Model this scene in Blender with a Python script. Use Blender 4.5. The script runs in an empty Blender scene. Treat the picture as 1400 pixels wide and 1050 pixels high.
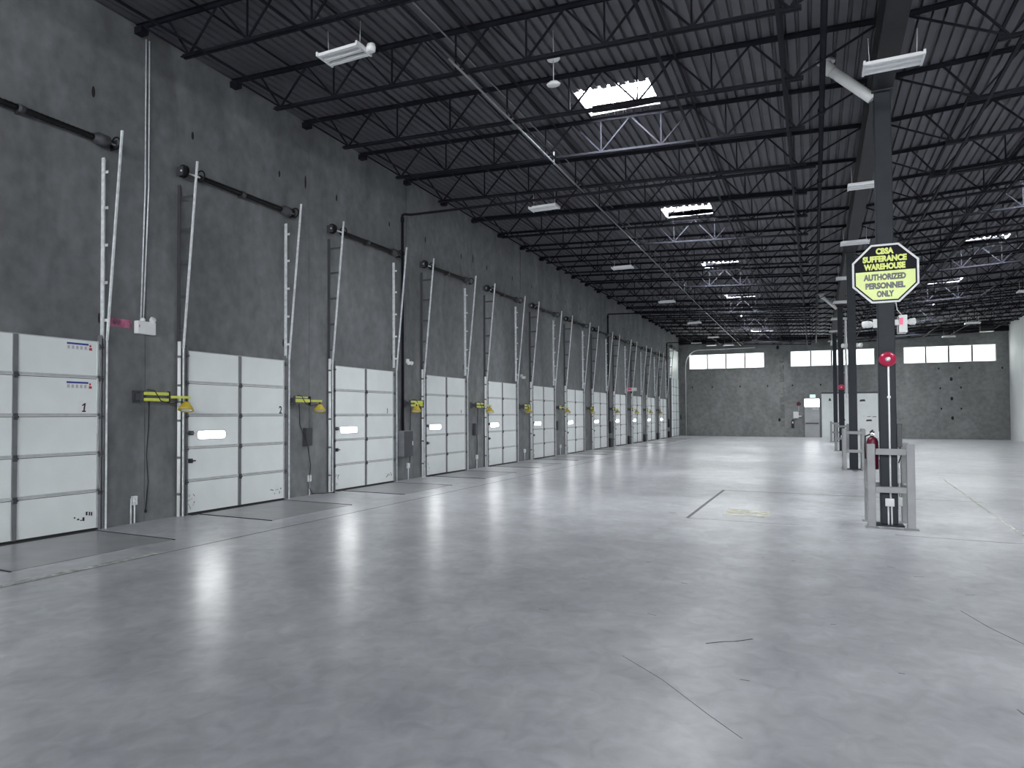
import bpy, bmesh, math, random
from mathutils import Vector, Matrix
random.seed(7)
S = bpy.context.scene
COL = S.collection
PI = math.pi

# ------------------------------------------------------------------ layout
WX = -8.53            # left wall face
RX = 10.43            # right wall face
FY = 62.5             # far wall face
BY = -14.0            # wall behind the camera
DOOR_Y0, PITCH, DW, DH = 4.709, 4.406, 2.642, 2.61
JY0, JP = 1.48, 2.2   # roof joists along Y
COLS = [(0.91, 13.6), (0.98, 26.8), (1.05, 40.0), (1.10, 53.2)]
RIDGE, VALLEY = 7.40, 6.91
GXM = 0.98            # mean girder x
ORD = ['first', 'second', 'third', 'fourth', 'fifth', 'sixth', 'seventh', 'eighth', 'ninth', 'tenth', 'eleventh', 'twelfth', 'thirteenth',
       'fourteenth', 'fifteenth', 'sixteenth', 'seventeenth', 'eighteenth', 'nineteenth', 'twentieth', 'twenty-first', 'twenty-second',
       'twenty-third', 'twenty-fourth', 'twenty-fifth', 'twenty-sixth', 'twenty-seventh', 'twenty-eighth']


def zt(x):            # underside of the roof deck
    if x <= GXM:
        return RIDGE + (VALLEY - RIDGE) * (x - WX) / (GXM - WX)
    return VALLEY + (RIDGE - VALLEY) * (x - GXM) / (RX - GXM)


# ------------------------------------------------------------------ materials
def mat(name, col, rough=0.6, metal=0.0, var=0.0, scale=3.0, rvar=0.0, bump=0.0, bscale=40.0, spec=0.5, detail=6.0, emit=0.0, stretch=None):
    m = bpy.data.materials.new(name); m.use_nodes = True
    nt = m.node_tree; b = nt.nodes['Principled BSDF']
    b.inputs['Roughness'].default_value = rough; b.inputs['Metallic'].default_value = metal
    b.inputs['Specular IOR Level'].default_value = spec
    c = (col[0], col[1], col[2], 1)
    geo = nt.nodes.new('ShaderNodeNewGeometry'); mp = nt.nodes.new('ShaderNodeMapping')
    nt.links.new(geo.outputs['Position'], mp.inputs['Vector'])
    if stretch: mp.inputs['Scale'].default_value = stretch
    n = nt.nodes.new('ShaderNodeTexNoise'); n.inputs['Scale'].default_value = scale; n.inputs['Detail'].default_value = detail
    nt.links.new(mp.outputs['Vector'], n.inputs['Vector'])
    r = nt.nodes.new('ShaderNodeValToRGB')
    r.color_ramp.elements[0].position = 0.3; r.color_ramp.elements[1].position = 0.7
    r.color_ramp.elements[0].color = tuple(v * (1 - var) for v in col) + (1,)
    r.color_ramp.elements[1].color = tuple(min(1, v * (1 + var)) for v in col) + (1,)
    nt.links.new(n.outputs['Fac'], r.inputs['Fac']); nt.links.new(r.outputs['Color'], b.inputs['Base Color'])
    if rvar:
        mr = nt.nodes.new('ShaderNodeMapRange'); mr.inputs['From Min'].default_value = .3; mr.inputs['From Max'].default_value = .7
        mr.inputs['To Min'].default_value = rough - rvar; mr.inputs['To Max'].default_value = rough + rvar
        nt.links.new(n.outputs['Fac'], mr.inputs['Value']); nt.links.new(mr.outputs['Result'], b.inputs['Roughness'])
    if bump:
        n2 = nt.nodes.new('ShaderNodeTexNoise'); n2.inputs['Scale'].default_value = bscale; n2.inputs['Detail'].default_value = 4
        nt.links.new(mp.outputs['Vector'], n2.inputs['Vector'])
        bp = nt.nodes.new('ShaderNodeBump'); bp.inputs['Strength'].default_value = bump; bp.inputs['Distance'].default_value = 0.01
        nt.links.new(n2.outputs['Fac'], bp.inputs['Height']); nt.links.new(bp.outputs['Normal'], b.inputs['Normal'])
    if emit:
        b.inputs['Emission Color'].default_value = c; b.inputs['Emission Strength'].default_value = emit
    return m


def concrete(name, col, blotch, rough, streak=True):
    """cast concrete: broad blotches, fine mottling and vertical trowel and run marks"""
    m = mat(name, col, rough, var=.16, scale=5.0, bump=.25, bscale=60)
    nt = m.node_tree; b = nt.nodes['Principled BSDF']
    base = b.inputs['Base Color'].links[0].from_socket
    geo = [n for n in nt.nodes if n.type == 'NEW_GEOMETRY'][0]
    mp = nt.nodes.new('ShaderNodeMapping'); mp.inputs['Scale'].default_value = (1, 1, .45)
    nt.links.new(geo.outputs['Position'], mp.inputs['Vector'])
    n = nt.nodes.new('ShaderNodeTexNoise'); n.inputs['Scale'].default_value = .9; n.inputs['Detail'].default_value = 5; n.inputs['Distortion'].default_value = .8
    nt.links.new(mp.outputs['Vector'], n.inputs['Vector'])
    r = nt.nodes.new('ShaderNodeValToRGB'); r.color_ramp.elements[0].position = .32; r.color_ramp.elements[1].position = .68
    r.color_ramp.elements[0].color = (1 - blotch,) * 3 + (1,); r.color_ramp.elements[1].color = (1 + blotch,) * 3 + (1,)
    nt.links.new(n.outputs['Fac'], r.inputs['Fac'])
    mx = nt.nodes.new('ShaderNodeMix'); mx.data_type = 'RGBA'; mx.blend_type = 'MULTIPLY'; mx.inputs['Factor'].default_value = 1
    nt.links.new(base, mx.inputs['A']); nt.links.new(r.outputs['Color'], mx.inputs['B'])
    nt.links.new(mx.outputs['Result'], b.inputs['Base Color'])
    return m


def floor_material():
    m = bpy.data.materials.new('polished_floor_concrete'); m.use_nodes = True
    nt = m.node_tree; b = nt.nodes['Principled BSDF']; L = nt.links.new
    geo = nt.nodes.new('ShaderNodeNewGeometry')
    def noise(scale, detail, dist=0.0, st=(1, 1, 1)):
        mp = nt.nodes.new('ShaderNodeMapping'); mp.inputs['Scale'].default_value = st; L(geo.outputs['Position'], mp.inputs['Vector'])
        n = nt.nodes.new('ShaderNodeTexNoise'); n.inputs['Scale'].default_value = scale; n.inputs['Detail'].default_value = detail
        n.inputs['Distortion'].default_value = dist; L(mp.outputs['Vector'], n.inputs['Vector']); return n
    def ramp(n, p0, p1, c0, c1):
        r = nt.nodes.new('ShaderNodeValToRGB'); r.color_ramp.elements[0].position = p0; r.color_ramp.elements[1].position = p1
        r.color_ramp.elements[0].color = c0; r.color_ramp.elements[1].color = c1; L(n.outputs['Fac'], r.inputs['Fac']); return r
    def mul(a, c):
        x = nt.nodes.new('ShaderNodeMix'); x.data_type = 'RGBA'; x.blend_type = 'MULTIPLY'; x.inputs['Factor'].default_value = 1
        L(a, x.inputs['A']); L(c, x.inputs['B']); return x.outputs['Result']
    big = ramp(noise(.45, 3), .25, .75, FLOOR_DARK, FLOOR_LIGHT)
    mid = ramp(noise(1.9, 8, .5, (1, .75, 1)), .2, .8, (.72, .72, .74, 1), (1.24, 1.24, 1.23, 1))
    fine = ramp(noise(7, 7, .9, (1, .7, 1)), .2, .8, (.78, .78, .79, 1), (1.20, 1.20, 1.20, 1))
    L(mul(mul(big.outputs['Color'], mid.outputs['Color']), fine.outputs['Color']), b.inputs['Base Color'])
    b.inputs['Roughness'].default_value = .28
    bp = nt.nodes.new('ShaderNodeBump'); bp.inputs['Strength'].default_value = .06; bp.inputs['Distance'].default_value = .01
    L(noise(7.0, 2).outputs['Fac'], bp.inputs['Height']); L(bp.outputs['Normal'], b.inputs['Normal'])
    b.inputs['Specular IOR Level'].default_value = .4
    return m


def worn_paint(name, col, lo, hi, scale):
    """paint or stain worn through to what is underneath"""
    m = bpy.data.materials.new(name); m.use_nodes = True
    nt = m.node_tree; b = nt.nodes['Principled BSDF']; b.inputs['Base Color'].default_value = col + (1,); b.inputs['Roughness'].default_value = .6
    geo = nt.nodes.new('ShaderNodeNewGeometry'); n = nt.nodes.new('ShaderNodeTexNoise'); n.inputs['Scale'].default_value = scale; n.inputs['Detail'].default_value = 6
    nt.links.new(geo.outputs['Position'], n.inputs['Vector'])
    mr = nt.nodes.new('ShaderNodeMapRange'); mr.inputs['From Min'].default_value = .35; mr.inputs['From Max'].default_value = .65
    mr.inputs['To Min'].default_value = lo; mr.inputs['To Max'].default_value = hi
    nt.links.new(n.outputs['Fac'], mr.inputs['Value']); nt.links.new(mr.outputs['Result'], b.inputs['Alpha'])
    return m


def daylight(name, col, strength, var=.0, scale=3.0):
    """a pane with daylight behind it"""
    m = bpy.data.materials.new(name); m.use_nodes = True
    nt = m.node_tree; nt.nodes.remove(nt.nodes['Principled BSDF']); out = nt.nodes['Material Output']
    e = nt.nodes.new('ShaderNodeEmission'); e.inputs['Strength'].default_value = strength
    geo = nt.nodes.new('ShaderNodeNewGeometry'); n = nt.nodes.new('ShaderNodeTexNoise'); n.inputs['Scale'].default_value = scale
    nt.links.new(geo.outputs['Position'], n.inputs['Vector'])
    r = nt.nodes.new('ShaderNodeValToRGB'); r.color_ramp.elements[0].position = .35; r.color_ramp.elements[1].position = .65
    r.color_ramp.elements[0].color = tuple(v * (1 - var) for v in col) + (1,); r.color_ramp.elements[1].color = col + (1,)
    nt.links.new(n.outputs['Fac'], r.inputs['Fac']); nt.links.new(r.outputs['Color'], e.inputs['Color'])
    g = nt.nodes.new('ShaderNodeBsdfGlossy'); g.inputs['Roughness'].default_value = .1; g.inputs['Color'].default_value = (.04, .04, .04, 1)
    a = nt.nodes.new('ShaderNodeAddShader'); nt.links.new(e.outputs[0], a.inputs[0]); nt.links.new(g.outputs[0], a.inputs[1])
    nt.links.new(a.outputs[0], out.inputs['Surface'])
    return m


FLOOR_DARK, FLOOR_LIGHT = (.37, .378, .40, 1), (.48, .49, .512, 1)
REAR_K = 9.0
SKY_K, WIN_K, VIS_K = 32.0, 1.5, 8.5
M = dict(
    floor=floor_material(),
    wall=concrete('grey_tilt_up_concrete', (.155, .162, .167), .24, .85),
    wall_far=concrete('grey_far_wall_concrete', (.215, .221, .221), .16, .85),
    white_wall=mat('white_painted_wall', (.78, .80, .80), .7, var=.04, scale=1.0, bump=.1),
    rear=mat('grey_painted_block', (.30, .31, .32), .8, var=.1, scale=1.0, bump=.2),
    deck=mat('grey_painted_roof_deck', (.080, .080, .093), .6, var=.12, scale=2.0),
    steel=mat('navy_black_steel_paint', (.012, .0125, .018), .65, var=.2, scale=4.0, spec=.1),
    beam=mat('charcoal_steel_paint', (.012, .0125, .016), .6, var=.12, scale=5.0, spec=.3),
    column=mat('slate_column_paint', (.026, .030, .037), .5, var=.12, spec=.2, scale=3.0, bump=.05),
    door=mat('white_door_skin', (.80, .835, .83), .45, var=.03, scale=2.5, bump=.06, bscale=90),
    stile=mat('grey_door_stile', (.16, .165, .175), .45, var=.12, scale=8),
    rail=mat('pale_door_rail', (.50, .52, .53), .5, var=.1, scale=8),
    joint=mat('dark_door_joint', (.05, .05, .055), .7, var=.1),
    galv=mat('galvanised_steel', (.74, .77, .79), .4, metal=.2, var=.2, scale=14, rvar=.08),
    guard=mat('white_track_guard', (.82, .84, .84), .45, var=.04, scale=8),
    spring=mat('black_oiled_spring', (.006, .006, .0065), .6, var=.2, spec=.25, scale=30),
    rubber=mat('black_rubber', (.015, .015, .016), .8, var=.2, scale=20),
    dark=mat('dark_grey_enclosure', (.05, .052, .060), .5, var=.1, scale=6),
    black=mat('black_plastic', (.012, .012, .014), .5, var=.15, scale=9),
    leveler=mat('worn_steel_plate', (.26, .265, .278), .34, var=.18, scale=2.0, rvar=.0),
    yellow=mat('lime_yellow_enamel', (.62, .66, .10), .45, var=.08, scale=10),
    amber=mat('amber_yellow_lamp_shell', (.55, .42, .04), .45, var=.12, scale=10),
    white=mat('white_plastic', (.80, .81, .81), .45, var=.02, scale=10),
    fixture=mat('white_enamel_fixture', (.80, .81, .82), .4, var=.03, scale=8),
    pvc=mat('grey_white_pvc', (.70, .71, .70), .45, var=.06, scale=5),
    post=mat('grey_guard_paint', (.29, .295, .30), .5, var=.08, scale=6, bump=.05),
    red=mat('crimson_enamel', (.42, .012, .06), .3, var=.05, scale=8),
    darkred=mat('dark_maroon_enamel', (.11, .006, .024), .35, var=.05, scale=8),
    silver=mat('silver_metal', (.6, .6, .62), .3, metal=.8, var=.1, scale=12),
    signblack=mat('black_sign_face', (.007, .007, .012), .5, var=.1, scale=6, spec=.12),
    signlime=mat('lime_sign_face', (.80, .93, .28), .3, var=.03, scale=6),
    lettlime=mat('lime_lettering', (.80, .88, .16), .35, var=.02),
    lettdark=mat('dark_lettering', (.05, .055, .05), .35, var=.05),
    ink=mat('black_marker_ink', (.02, .02, .022), .6, var=.1),
    blue=mat('blue_print', (.02, .05, .28), .5, var=.1),
    redprint=mat('red_print', (.45, .03, .05), .5, var=.1),
    greyprint=mat('grey_print', (.45, .48, .50), .6, var=.1),
    mandoor=mat('grey_steel_door', (.42, .43, .44), .5, var=.06, scale=3),
    crack=mat('dark_floor_joint', (.055, .056, .060), .8, var=.3, scale=9),
    saw=mat('grey_saw_cut', (.13, .132, .14), .7, var=.25, scale=5),
    hole=mat('dark_wall_recess', (.012, .012, .013), .9, var=.2),
    pink=worn_paint('pink_spray_stain', (.80, .24, .42), .05, .75, 5.0),
    stripe=worn_paint('worn_pale_paint', (.62, .62, .57), .0, .7, 5.0),
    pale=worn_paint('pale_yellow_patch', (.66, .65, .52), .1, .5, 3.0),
    lime_run=worn_paint('pale_lime_runs', (.45, .46, .45), .0, .6, 2.2),
    scuff=worn_paint('black_rubber_scuff', (.03, .03, .032), .1, .8, 25.0),
    window=daylight('window_daylight', (.93, 1.0, .96), WIN_K, .06, 1.2),
    window_b=daylight('window_daylight_streaked', (.90, .98, 1.0), WIN_K, .12, 5.0),
    added_rear_window=daylight('added_rear_daylight', (.95, .98, 1.0), REAR_K, .05, 1.2),
    vision=daylight('vision_pane_daylight', (.97, .99, 1.0), VIS_K),
    sky=daylight('skylight_daylight', (.95, .98, 1.0), SKY_K, .1, 1.5),
    transom=daylight('transom_daylight', (.97, .98, 1.0), 1.8),
    exitface=mat('pale_green_lit_sign', (.55, .85, .80), .4, emit=.3),
    exitred=mat('red_exit_face', (.80, .10, .22), .4, emit=.05),
)


# ------------------------------------------------------------------ mesh building
class MB:
    def __init__(s): s.bm = bmesh.new(); s.mats = []; s.mi = 0
    def use(s, m):
        if m not in s.mats: s.mats.append(m)
        s.mi = s.mats.index(m); return s
    def _f(s, vs):
        try:
            f = s.bm.faces.new(vs); f.material_index = s.mi; return f
        except ValueError: return None
    def hexa(s, p):
        v = [s.bm.verts.new(q) for q in p]
        for i in ((0, 3, 2, 1), (4, 5, 6, 7), (0, 1, 5, 4), (1, 2, 6, 5), (2, 3, 7, 6), (3, 0, 4, 7)): s._f([v[j] for j in i])
        return s
    def box(s, x0, x1, y0, y1, z0, z1):
        return s.hexa([(x0, y0, z0), (x1, y0, z0), (x1, y1, z0), (x0, y1, z0), (x0, y0, z1), (x1, y0, z1), (x1, y1, z1), (x0, y1, z1)])
    def bar(s, a, b, w, h, up=(0, 0, 1)):
        a, b = Vector(a), Vector(b); d = (b - a).normalized(); up = Vector(up)
        if abs(d.dot(up)) > .98: up = Vector((0, 1, 0))
        r = d.cross(up).normalized() * (w / 2); u = r.cross(d).normalized() * (h / 2)
        return s.hexa([a - r - u, a + r - u, a + r + u, a - r + u, b - r - u, b + r - u, b + r + u, b - r + u])
    def tube(s, pts, rad, n=10, caps=True):
        pts = [Vector(p) for p in pts]; rings = []; prev = None
        for i, p in enumerate(pts):
            d = ((pts[i + 1] - p) if i == 0 else (p - pts[i - 1]) if i == len(pts) - 1 else (pts[i + 1] - p).normalized() + (p - pts[i - 1]).normalized()).normalized()
            if prev is None:
                up = Vector((0, 0, 1)) if abs(d.z) < .9 else Vector((0, 1, 0)); u = d.cross(up).normalized()
            else: u = (prev - d * prev.dot(d)).normalized()
            prev = u; w = d.cross(u); R = rad[i] if isinstance(rad, (list, tuple)) else rad
            rings.append([s.bm.verts.new(p + (u * math.cos(2 * PI * k / n) + w * math.sin(2 * PI * k / n)) * R) for k in range(n)])
        for a, b in zip(rings, rings[1:]):
            for k in range(n):
                f = s._f([a[k], a[(k + 1) % n], b[(k + 1) % n], b[k]])
                if f: f.smooth = True
        if caps: s._f(rings[0][::-1]); s._f(rings[-1])
        return s
    def lathe(s, c, axis, prof, n=20):
        """prof: (distance along the axis, radius)"""
        a = Vector(axis).normalized(); c = Vector(c); u = a.orthogonal().normalized(); w = a.cross(u)
        rings = [[s.bm.verts.new(c + a * t + (u * math.cos(2 * PI * k / n) + w * math.sin(2 * PI * k / n)) * max(r, .0005)) for k in range(n)] for t, r in prof]
        for A, B in zip(rings, rings[1:]):
            for k in range(n):
                f = s._f([A[k], A[(k + 1) % n], B[(k + 1) % n], B[k]])
                if f: f.smooth = True
        s._f(rings[0][::-1]); s._f(rings[-1])
        return s
    def torus(s, c, axis, R, r, n=20, m=8):
        a = Vector(axis).normalized(); u = a.orthogonal().normalized(); w = a.cross(u); c = Vector(c); rings = []
        for i in range(n):
            t = 2 * PI * i / n; d = u * math.cos(t) + w * math.sin(t)
            rings.append([s.bm.verts.new(c + d * (R + r * math.cos(2 * PI * j / m)) + a * r * math.sin(2 * PI * j / m)) for j in range(m)])
        for i in range(n):
            A, B = rings[i], rings[(i + 1) % n]
            for j in range(m):
                f = s._f([A[j], A[(j + 1) % m], B[(j + 1) % m], B[j]])
                if f: f.smooth = True
        return s
    def prism(s, pts, d):
        a = [s.bm.verts.new(p) for p in pts]; b = [s.bm.verts.new(Vector(p) + Vector(d)) for p in pts]; n = len(a)
        s._f(a[::-1]); s._f(b)
        for i in range(n): s._f([a[i], a[(i + 1) % n], b[(i + 1) % n], b[i]])
        return s
    def build(s, name, m=None, parent=None, bevel=0.0):
        bmesh.ops.recalc_face_normals(s.bm, faces=s.bm.faces[:])
        me = bpy.data.meshes.new(name); s.bm.to_mesh(me); s.bm.free()
        for k in (s.mats or [m]): me.materials.append(k)
        o = bpy.data.objects.new(name, me); COL.objects.link(o)
        if parent is not None: put(o, parent)
        if bevel:
            b = o.modifiers.new('bevel', 'BEVEL'); b.width = bevel; b.segments = 2; b.limit_method = 'ANGLE'
        return o


ORIGIN = {}


def put(o, parent):
    """parent o and keep it where its mesh stands (meshes are made in world space)"""
    o.parent = parent
    root = parent
    off = Vector((0, 0, 0))
    while root is not None:
        off += ORIGIN.get(root.name, Vector((0, 0, 0))); root = root.parent
    if o.type == 'MESH' and off.length > 0: o.data.transform(Matrix.Translation(-off))


def empty(name, loc, label=None, cat=None, group=None, kind=None):
    o = bpy.data.objects.new(name, None); COL.objects.link(o); o.location = loc; ORIGIN[o.name] = Vector(loc)
    o.empty_display_size = .1
    return tag(o, label, cat, group, kind)


def tag(o, label=None, cat=None, group=None, kind=None):
    for k, v in (('label', label), ('category', cat), ('group', group), ('kind', kind)):
        if v: o[k] = v
    return o


def kids(o): return [c for c in COL.objects if c.parent == o]


KIDS = {}


def copy_tree(o, parent=None, table=None):
    if table is None:
        table = {}
        for c in COL.objects:
            if c.parent: table.setdefault(c.parent.name, []).append(c)
    c = o.copy(); COL.objects.link(c); c.parent = parent
    for ch in table.get(o.name, []): copy_tree(ch, c, table)
    return c


def text_mesh(name, body, size, loc, rot, m, parent, depth=.002, bold=.0, sx=1.0, align='CENTER', sz=1.0, fit=None):
    cu = bpy.data.curves.new('lettering_curve', 'FONT'); cu.body = body; cu.size = size; cu.align_x = align; cu.align_y = 'CENTER'
    cu.extrude = depth / 2; cu.offset = bold; cu.resolution_u = 3
    t = bpy.data.objects.new('lettering_source', cu); COL.objects.link(t)
    bpy.context.view_layer.update()
    me = bpy.data.meshes.new_from_object(t.evaluated_get(bpy.context.evaluated_depsgraph_get()))
    bpy.data.objects.remove(t); bpy.data.curves.remove(cu)
    if fit:
        xs_ = [v.co.x for v in me.vertices]; sx = fit / (max(xs_) - min(xs_))
    me.transform(Matrix.Diagonal((sx, sz, 1, 1)))
    me.transform(Matrix.Translation(Vector(loc)) @ rot.to_4x4())
    me.materials.clear(); me.materials.append(m); me.name = name
    o = bpy.data.objects.new(name, me); COL.objects.link(o)
    put(o, parent); return o


ROT_WALL = Matrix(((0, 0, 1), (1, 0, 0), (0, 1, 0)))     # text x -> +Y, y -> +Z, facing +X (left wall)
ROT_FRONT = Matrix(((1, 0, 0), (0, 0, -1), (0, 1, 0)))   # text x -> +X, y -> +Z, facing -Y

# ------------------------------------------------------------------ setting
f = MB(); f.box(-6.395, RX + .3, BY, FY + .3, -.3, 0); f.box(WX - .3, -6.405, BY, FY + .3, -.3, 0)
floor = f.build('floor', M['floor']); tag(floor, 'polished grey concrete floor slab of the warehouse', 'floor', kind='structure')
f = MB(); f.box(-6.41, -6.39, BY, FY, -.25, -.006); f.build('slab_joint', M['crack'], floor)


def strip(pts, w, name, m, parent, z=.0015):
    b = MB()
    for i in range(len(pts) - 1):
        p, q = Vector((*pts[i], z)), Vector((*pts[i + 1], z)); d = (q - p).normalized(); r = Vector((d.y, -d.x, 0)) * w / 2
        w2 = w if i < len(pts) - 2 else w * .6
        b.hexa([p - r - Vector((0, 0, .001)), p + r - Vector((0, 0, .001)), q + r - Vector((0, 0, .001)), q - r - Vector((0, 0, .001)), p - r, p + r, q + r, q - r])
    return b.build(name, m, parent)


strip([(-6.4, BY + .5), (-6.4, 20), (-6.4, FY - .5)], .018, 'control_joint', M['crack'], floor)
strip([(-1.68, 12.95), (-1.66, 15.5), (-1.63, 18.08)], .05, 'control_joint', M['saw'], floor)
strip([(-1.63, 18.06), (2.6, 18.02)], .035, 'control_joint', M['saw'], floor)
strip([(-1.68, 12.92), (-.2, 12.95)], .014, 'control_joint', M['saw'], floor)
strip([(.9, 12.55), (2.3, 12.50), (4.5, 12.4)], .014, 'control_joint', M['crack'], floor)
strip([(2.33, 13.0), (2.45, 17.0), (2.71, 23.96)], .04, 'control_joint', M['stripe'], floor)
strip([(-.66, 5.94), (-.56, 6.05), (-.49, 6.1), (-.39, 6.23)], .012, 'floor_crack', M['crack'], floor)
strip([(-1.1, 5.35), (-.8, 5.0), (-.5, 4.55), (-.32, 4.3)], .004, 'floor_crack', M['saw'], floor)
strip([(.92, 5.5), (.98, 5.2), (1.0, 4.85), (1.03, 4.6)], .007, 'floor_crack', M['saw'], floor)
strip([(1.0, 8.0), (1.1, 7.5), (1.25, 7.0)], .007, 'floor_crack', M['saw'], floor)
strip([(-6.47, 3.2), (-6.47, 5.2), (-6.46, 6.5)], .10, 'paint_stripe', M['stripe'], floor)
strip([(-7.43, 6.38), (-7.40, 6.9)], .06, 'paint_stripe', M['stripe'], floor)
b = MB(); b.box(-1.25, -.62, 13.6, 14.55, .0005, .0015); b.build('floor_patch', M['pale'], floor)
# little rubber scuffs
for i in range(26):
    x = random.uniform(-2.5, 5.5); y = random.uniform(5.2, 17); a = random.uniform(-.5, .5); l = random.uniform(.03, .09)
    strip([(x, y), (x + l * math.cos(a), y + l * math.sin(a))], random.uniform(.004, .012), 'scuff_mark', M['saw'], floor)

# left wall: tilt-up panels with open joints
w = MB(); edges = [BY] + [8.27 + 4.4 * k for k in range(-5, 13)] + [FY + .3]
edges = sorted(e for e in edges if e >= BY)
for a, c in zip(edges, edges[1:]):
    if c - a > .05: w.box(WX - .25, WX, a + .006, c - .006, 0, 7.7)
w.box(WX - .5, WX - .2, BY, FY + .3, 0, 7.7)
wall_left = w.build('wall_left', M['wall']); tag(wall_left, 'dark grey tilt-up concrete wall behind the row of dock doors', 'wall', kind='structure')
hole_mesh = None


def recess(y, z, hgt, wid=.06):
    global hole_mesh
    if hole_mesh is None:
        h = MB(); n = 10
        h.prism([(0, .5 * math.cos(2 * PI * k / n), .5 * math.sin(2 * PI * k / n)) for k in range(n)], (.004, 0, 0))
        o = h.build('lifting_recess', M['hole'], wall_left); hole_mesh = o.data
    else:
        o = bpy.data.objects.new('lifting_recess', hole_mesh); COL.objects.link(o); o.parent = wall_left
    o.location = (WX - .001, y, z); o.scale = (1, wid, hgt)


for k in range(0, 13):
    c = 6.07 + 4.4 * k
    for dy in (-1.2, 1.2):
        recess(c + dy + random.uniform(-.04, .04), 6.14 + random.uniform(-.03, .03), random.uniform(.12, .17))
    recess(c + 1.32, 2.95, .15, .04); 
    if k % 2 == 1: recess(c + 2.06, 6.2, .27, .06)
recess(7.44, 3.04, .14, .06)
# pink stain beside the emergency light
b = MB(); b.box(WX, WX + .0015, 7.56, 7.99, 2.86, 2.98); b.build('pink_stain', M['pink'], wall_left)

# far wall with three strip windows
WZ0, WZ1 = 4.93, 6.02
WINS = [(-7.87, -2.94), (-1.33, 3.55), (5.11, 9.83)]
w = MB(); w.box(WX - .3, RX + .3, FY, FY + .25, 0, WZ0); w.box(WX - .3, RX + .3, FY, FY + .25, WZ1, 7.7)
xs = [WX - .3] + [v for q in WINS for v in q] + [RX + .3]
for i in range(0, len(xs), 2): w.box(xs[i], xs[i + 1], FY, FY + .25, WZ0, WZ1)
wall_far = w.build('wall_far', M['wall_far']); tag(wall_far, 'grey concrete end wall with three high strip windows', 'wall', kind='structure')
for i, (x0, x1) in enumerate(WINS):
    e = empty(f'window_{i+1}', ((x0 + x1) / 2, FY + .1, WZ0),
              ['high strip window nearest the dock door wall', 'middle high strip window behind the row of columns', 'high strip window nearest the white side wall'][i], 'window', kind='structure')
    fr = MB(); t = .045
    fr.box(x0, x1, FY + .06, FY + .14, WZ0, WZ0 + t); fr.box(x0, x1, FY + .06, FY + .14, WZ1 - t, WZ1)
    fr.box(x0, x0 + t, FY + .06, FY + .14, WZ0 + t, WZ1 - t); fr.box(x1 - t, x1, FY + .06, FY + .14, WZ0 + t, WZ1 - t)
    fr.build('window_frame', M['pvc'], e)
    for k in range(4):
        a, c = x0 + (x1 - x0) * k / 4, x0 + (x1 - x0) * (k + 1) / 4
        if k: mu = MB(); mu.box(a - .05, a + .05, FY + .065, FY + .135, WZ0 + t, WZ1 - t); mu.build('mullion', M['stile'], e)
        p = MB(); p.box(a + .05 if k else a + t, c - .05 if k < 3 else c - t, FY + .095, FY + .105, WZ0 + t, WZ1 - t)
        p.build('pane', M['window_b' if i == 1 else 'window'], e)
fh = None
for x, z, s_ in [(-7.66, 3.6, 1), (-6.32, 3.6, 1), (-4.5, 3.6, 1), (-2.75, 3.61, 1), (-1.23, 3.62, 1), (.45, 3.63, 1), (6.94, 4.55, 1), (8.0, 4.56, 1), (10.1, 4.5, 1),
                 (7.0, 3.27, 1), (8.05, 3.3, 1), (7.04, 1.95, 1), (8.05, 1.95, 1), (7.57, 3.85, 1.7), (7.58, 2.6, 1.7), (7.6, 1.35, 1.7), (-2.1, 6.33, 2), (-2.05, 1.2, 1.7), (4.3, 3.5, 1), (4.35, 4.6, 1)]:
    if fh is None:
        h = MB(); h.prism([(.5 * math.cos(2 * PI * k / 10), 0, .5 * math.sin(2 * PI * k / 10)) for k in range(10)], (0, -.004, 0))
        o = h.build('lifting_recess', M['hole'], wall_far); fh = o.data
    else:
        o = bpy.data.objects.new('lifting_recess', fh); COL.objects.link(o); o.parent = wall_far
    o.location = (x, FY + .001, z); o.scale = (.09 * s_, 1, .15 * s_)
b = MB(); b.box(-2.0, -1.72, FY - .0015, FY, .6, 5.6); b.build('lime_streak', M['lime_run'], wall_far)
b = MB(); b.box(WX - .3, RX + .3, FY - .22, FY, 6.80, 7.1); o = b.build('trim_1', M['steel']); tag(o, 'dark steel ledger beam along the top of the end wall', 'beam', kind='structure')

w = MB(); w.box(RX, RX + .25, BY, FY + .3, 0, 7.7)
o = w.build('wall_right', M['white_wall']); tag(o, 'white painted side wall at the right edge of the photo', 'wall', kind='structure')
w = MB(); RW = (-7.5, 9.4, 3.6, 6.0)
w.box(WX - .3, RX + .3, BY - .25, BY, 0, RW[2]); w.box(WX - .3, RX + .3, BY - .25, BY, RW[3], 7.7)
w.box(WX - .3, RW[0], BY - .25, BY, RW[2], RW[3]); w.box(RW[1], RX + .3, BY - .25, BY, RW[2], RW[3])
o = w.build('wall_rear', M['rear']); tag(o, 'grey wall closing the warehouse behind the viewpoint', 'wall', kind='structure')

e = empty('window_4', (.95, BY, RW[2]), 'added broad daylit window band in the unseen wall behind the viewpoint', 'window', kind='structure')  # added glowing band, lights the sign, columns and doors from behind the camera
for k in range(8):
    a = RW[0] + (RW[1] - RW[0]) * k / 8; c = RW[0] + (RW[1] - RW[0]) * (k + 1) / 8
    p = MB(); p.box(a + .02, c - .02, BY - .12, BY - .10, RW[2] + .03, RW[3] - .03); p.build('pane', M['added_rear_window'], e)
    fr = MB(); fr.box(a - .02, a + .02, BY - .14, BY - .06, RW[2], RW[3]); fr.build('mullion', M['pvc'], e)
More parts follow.
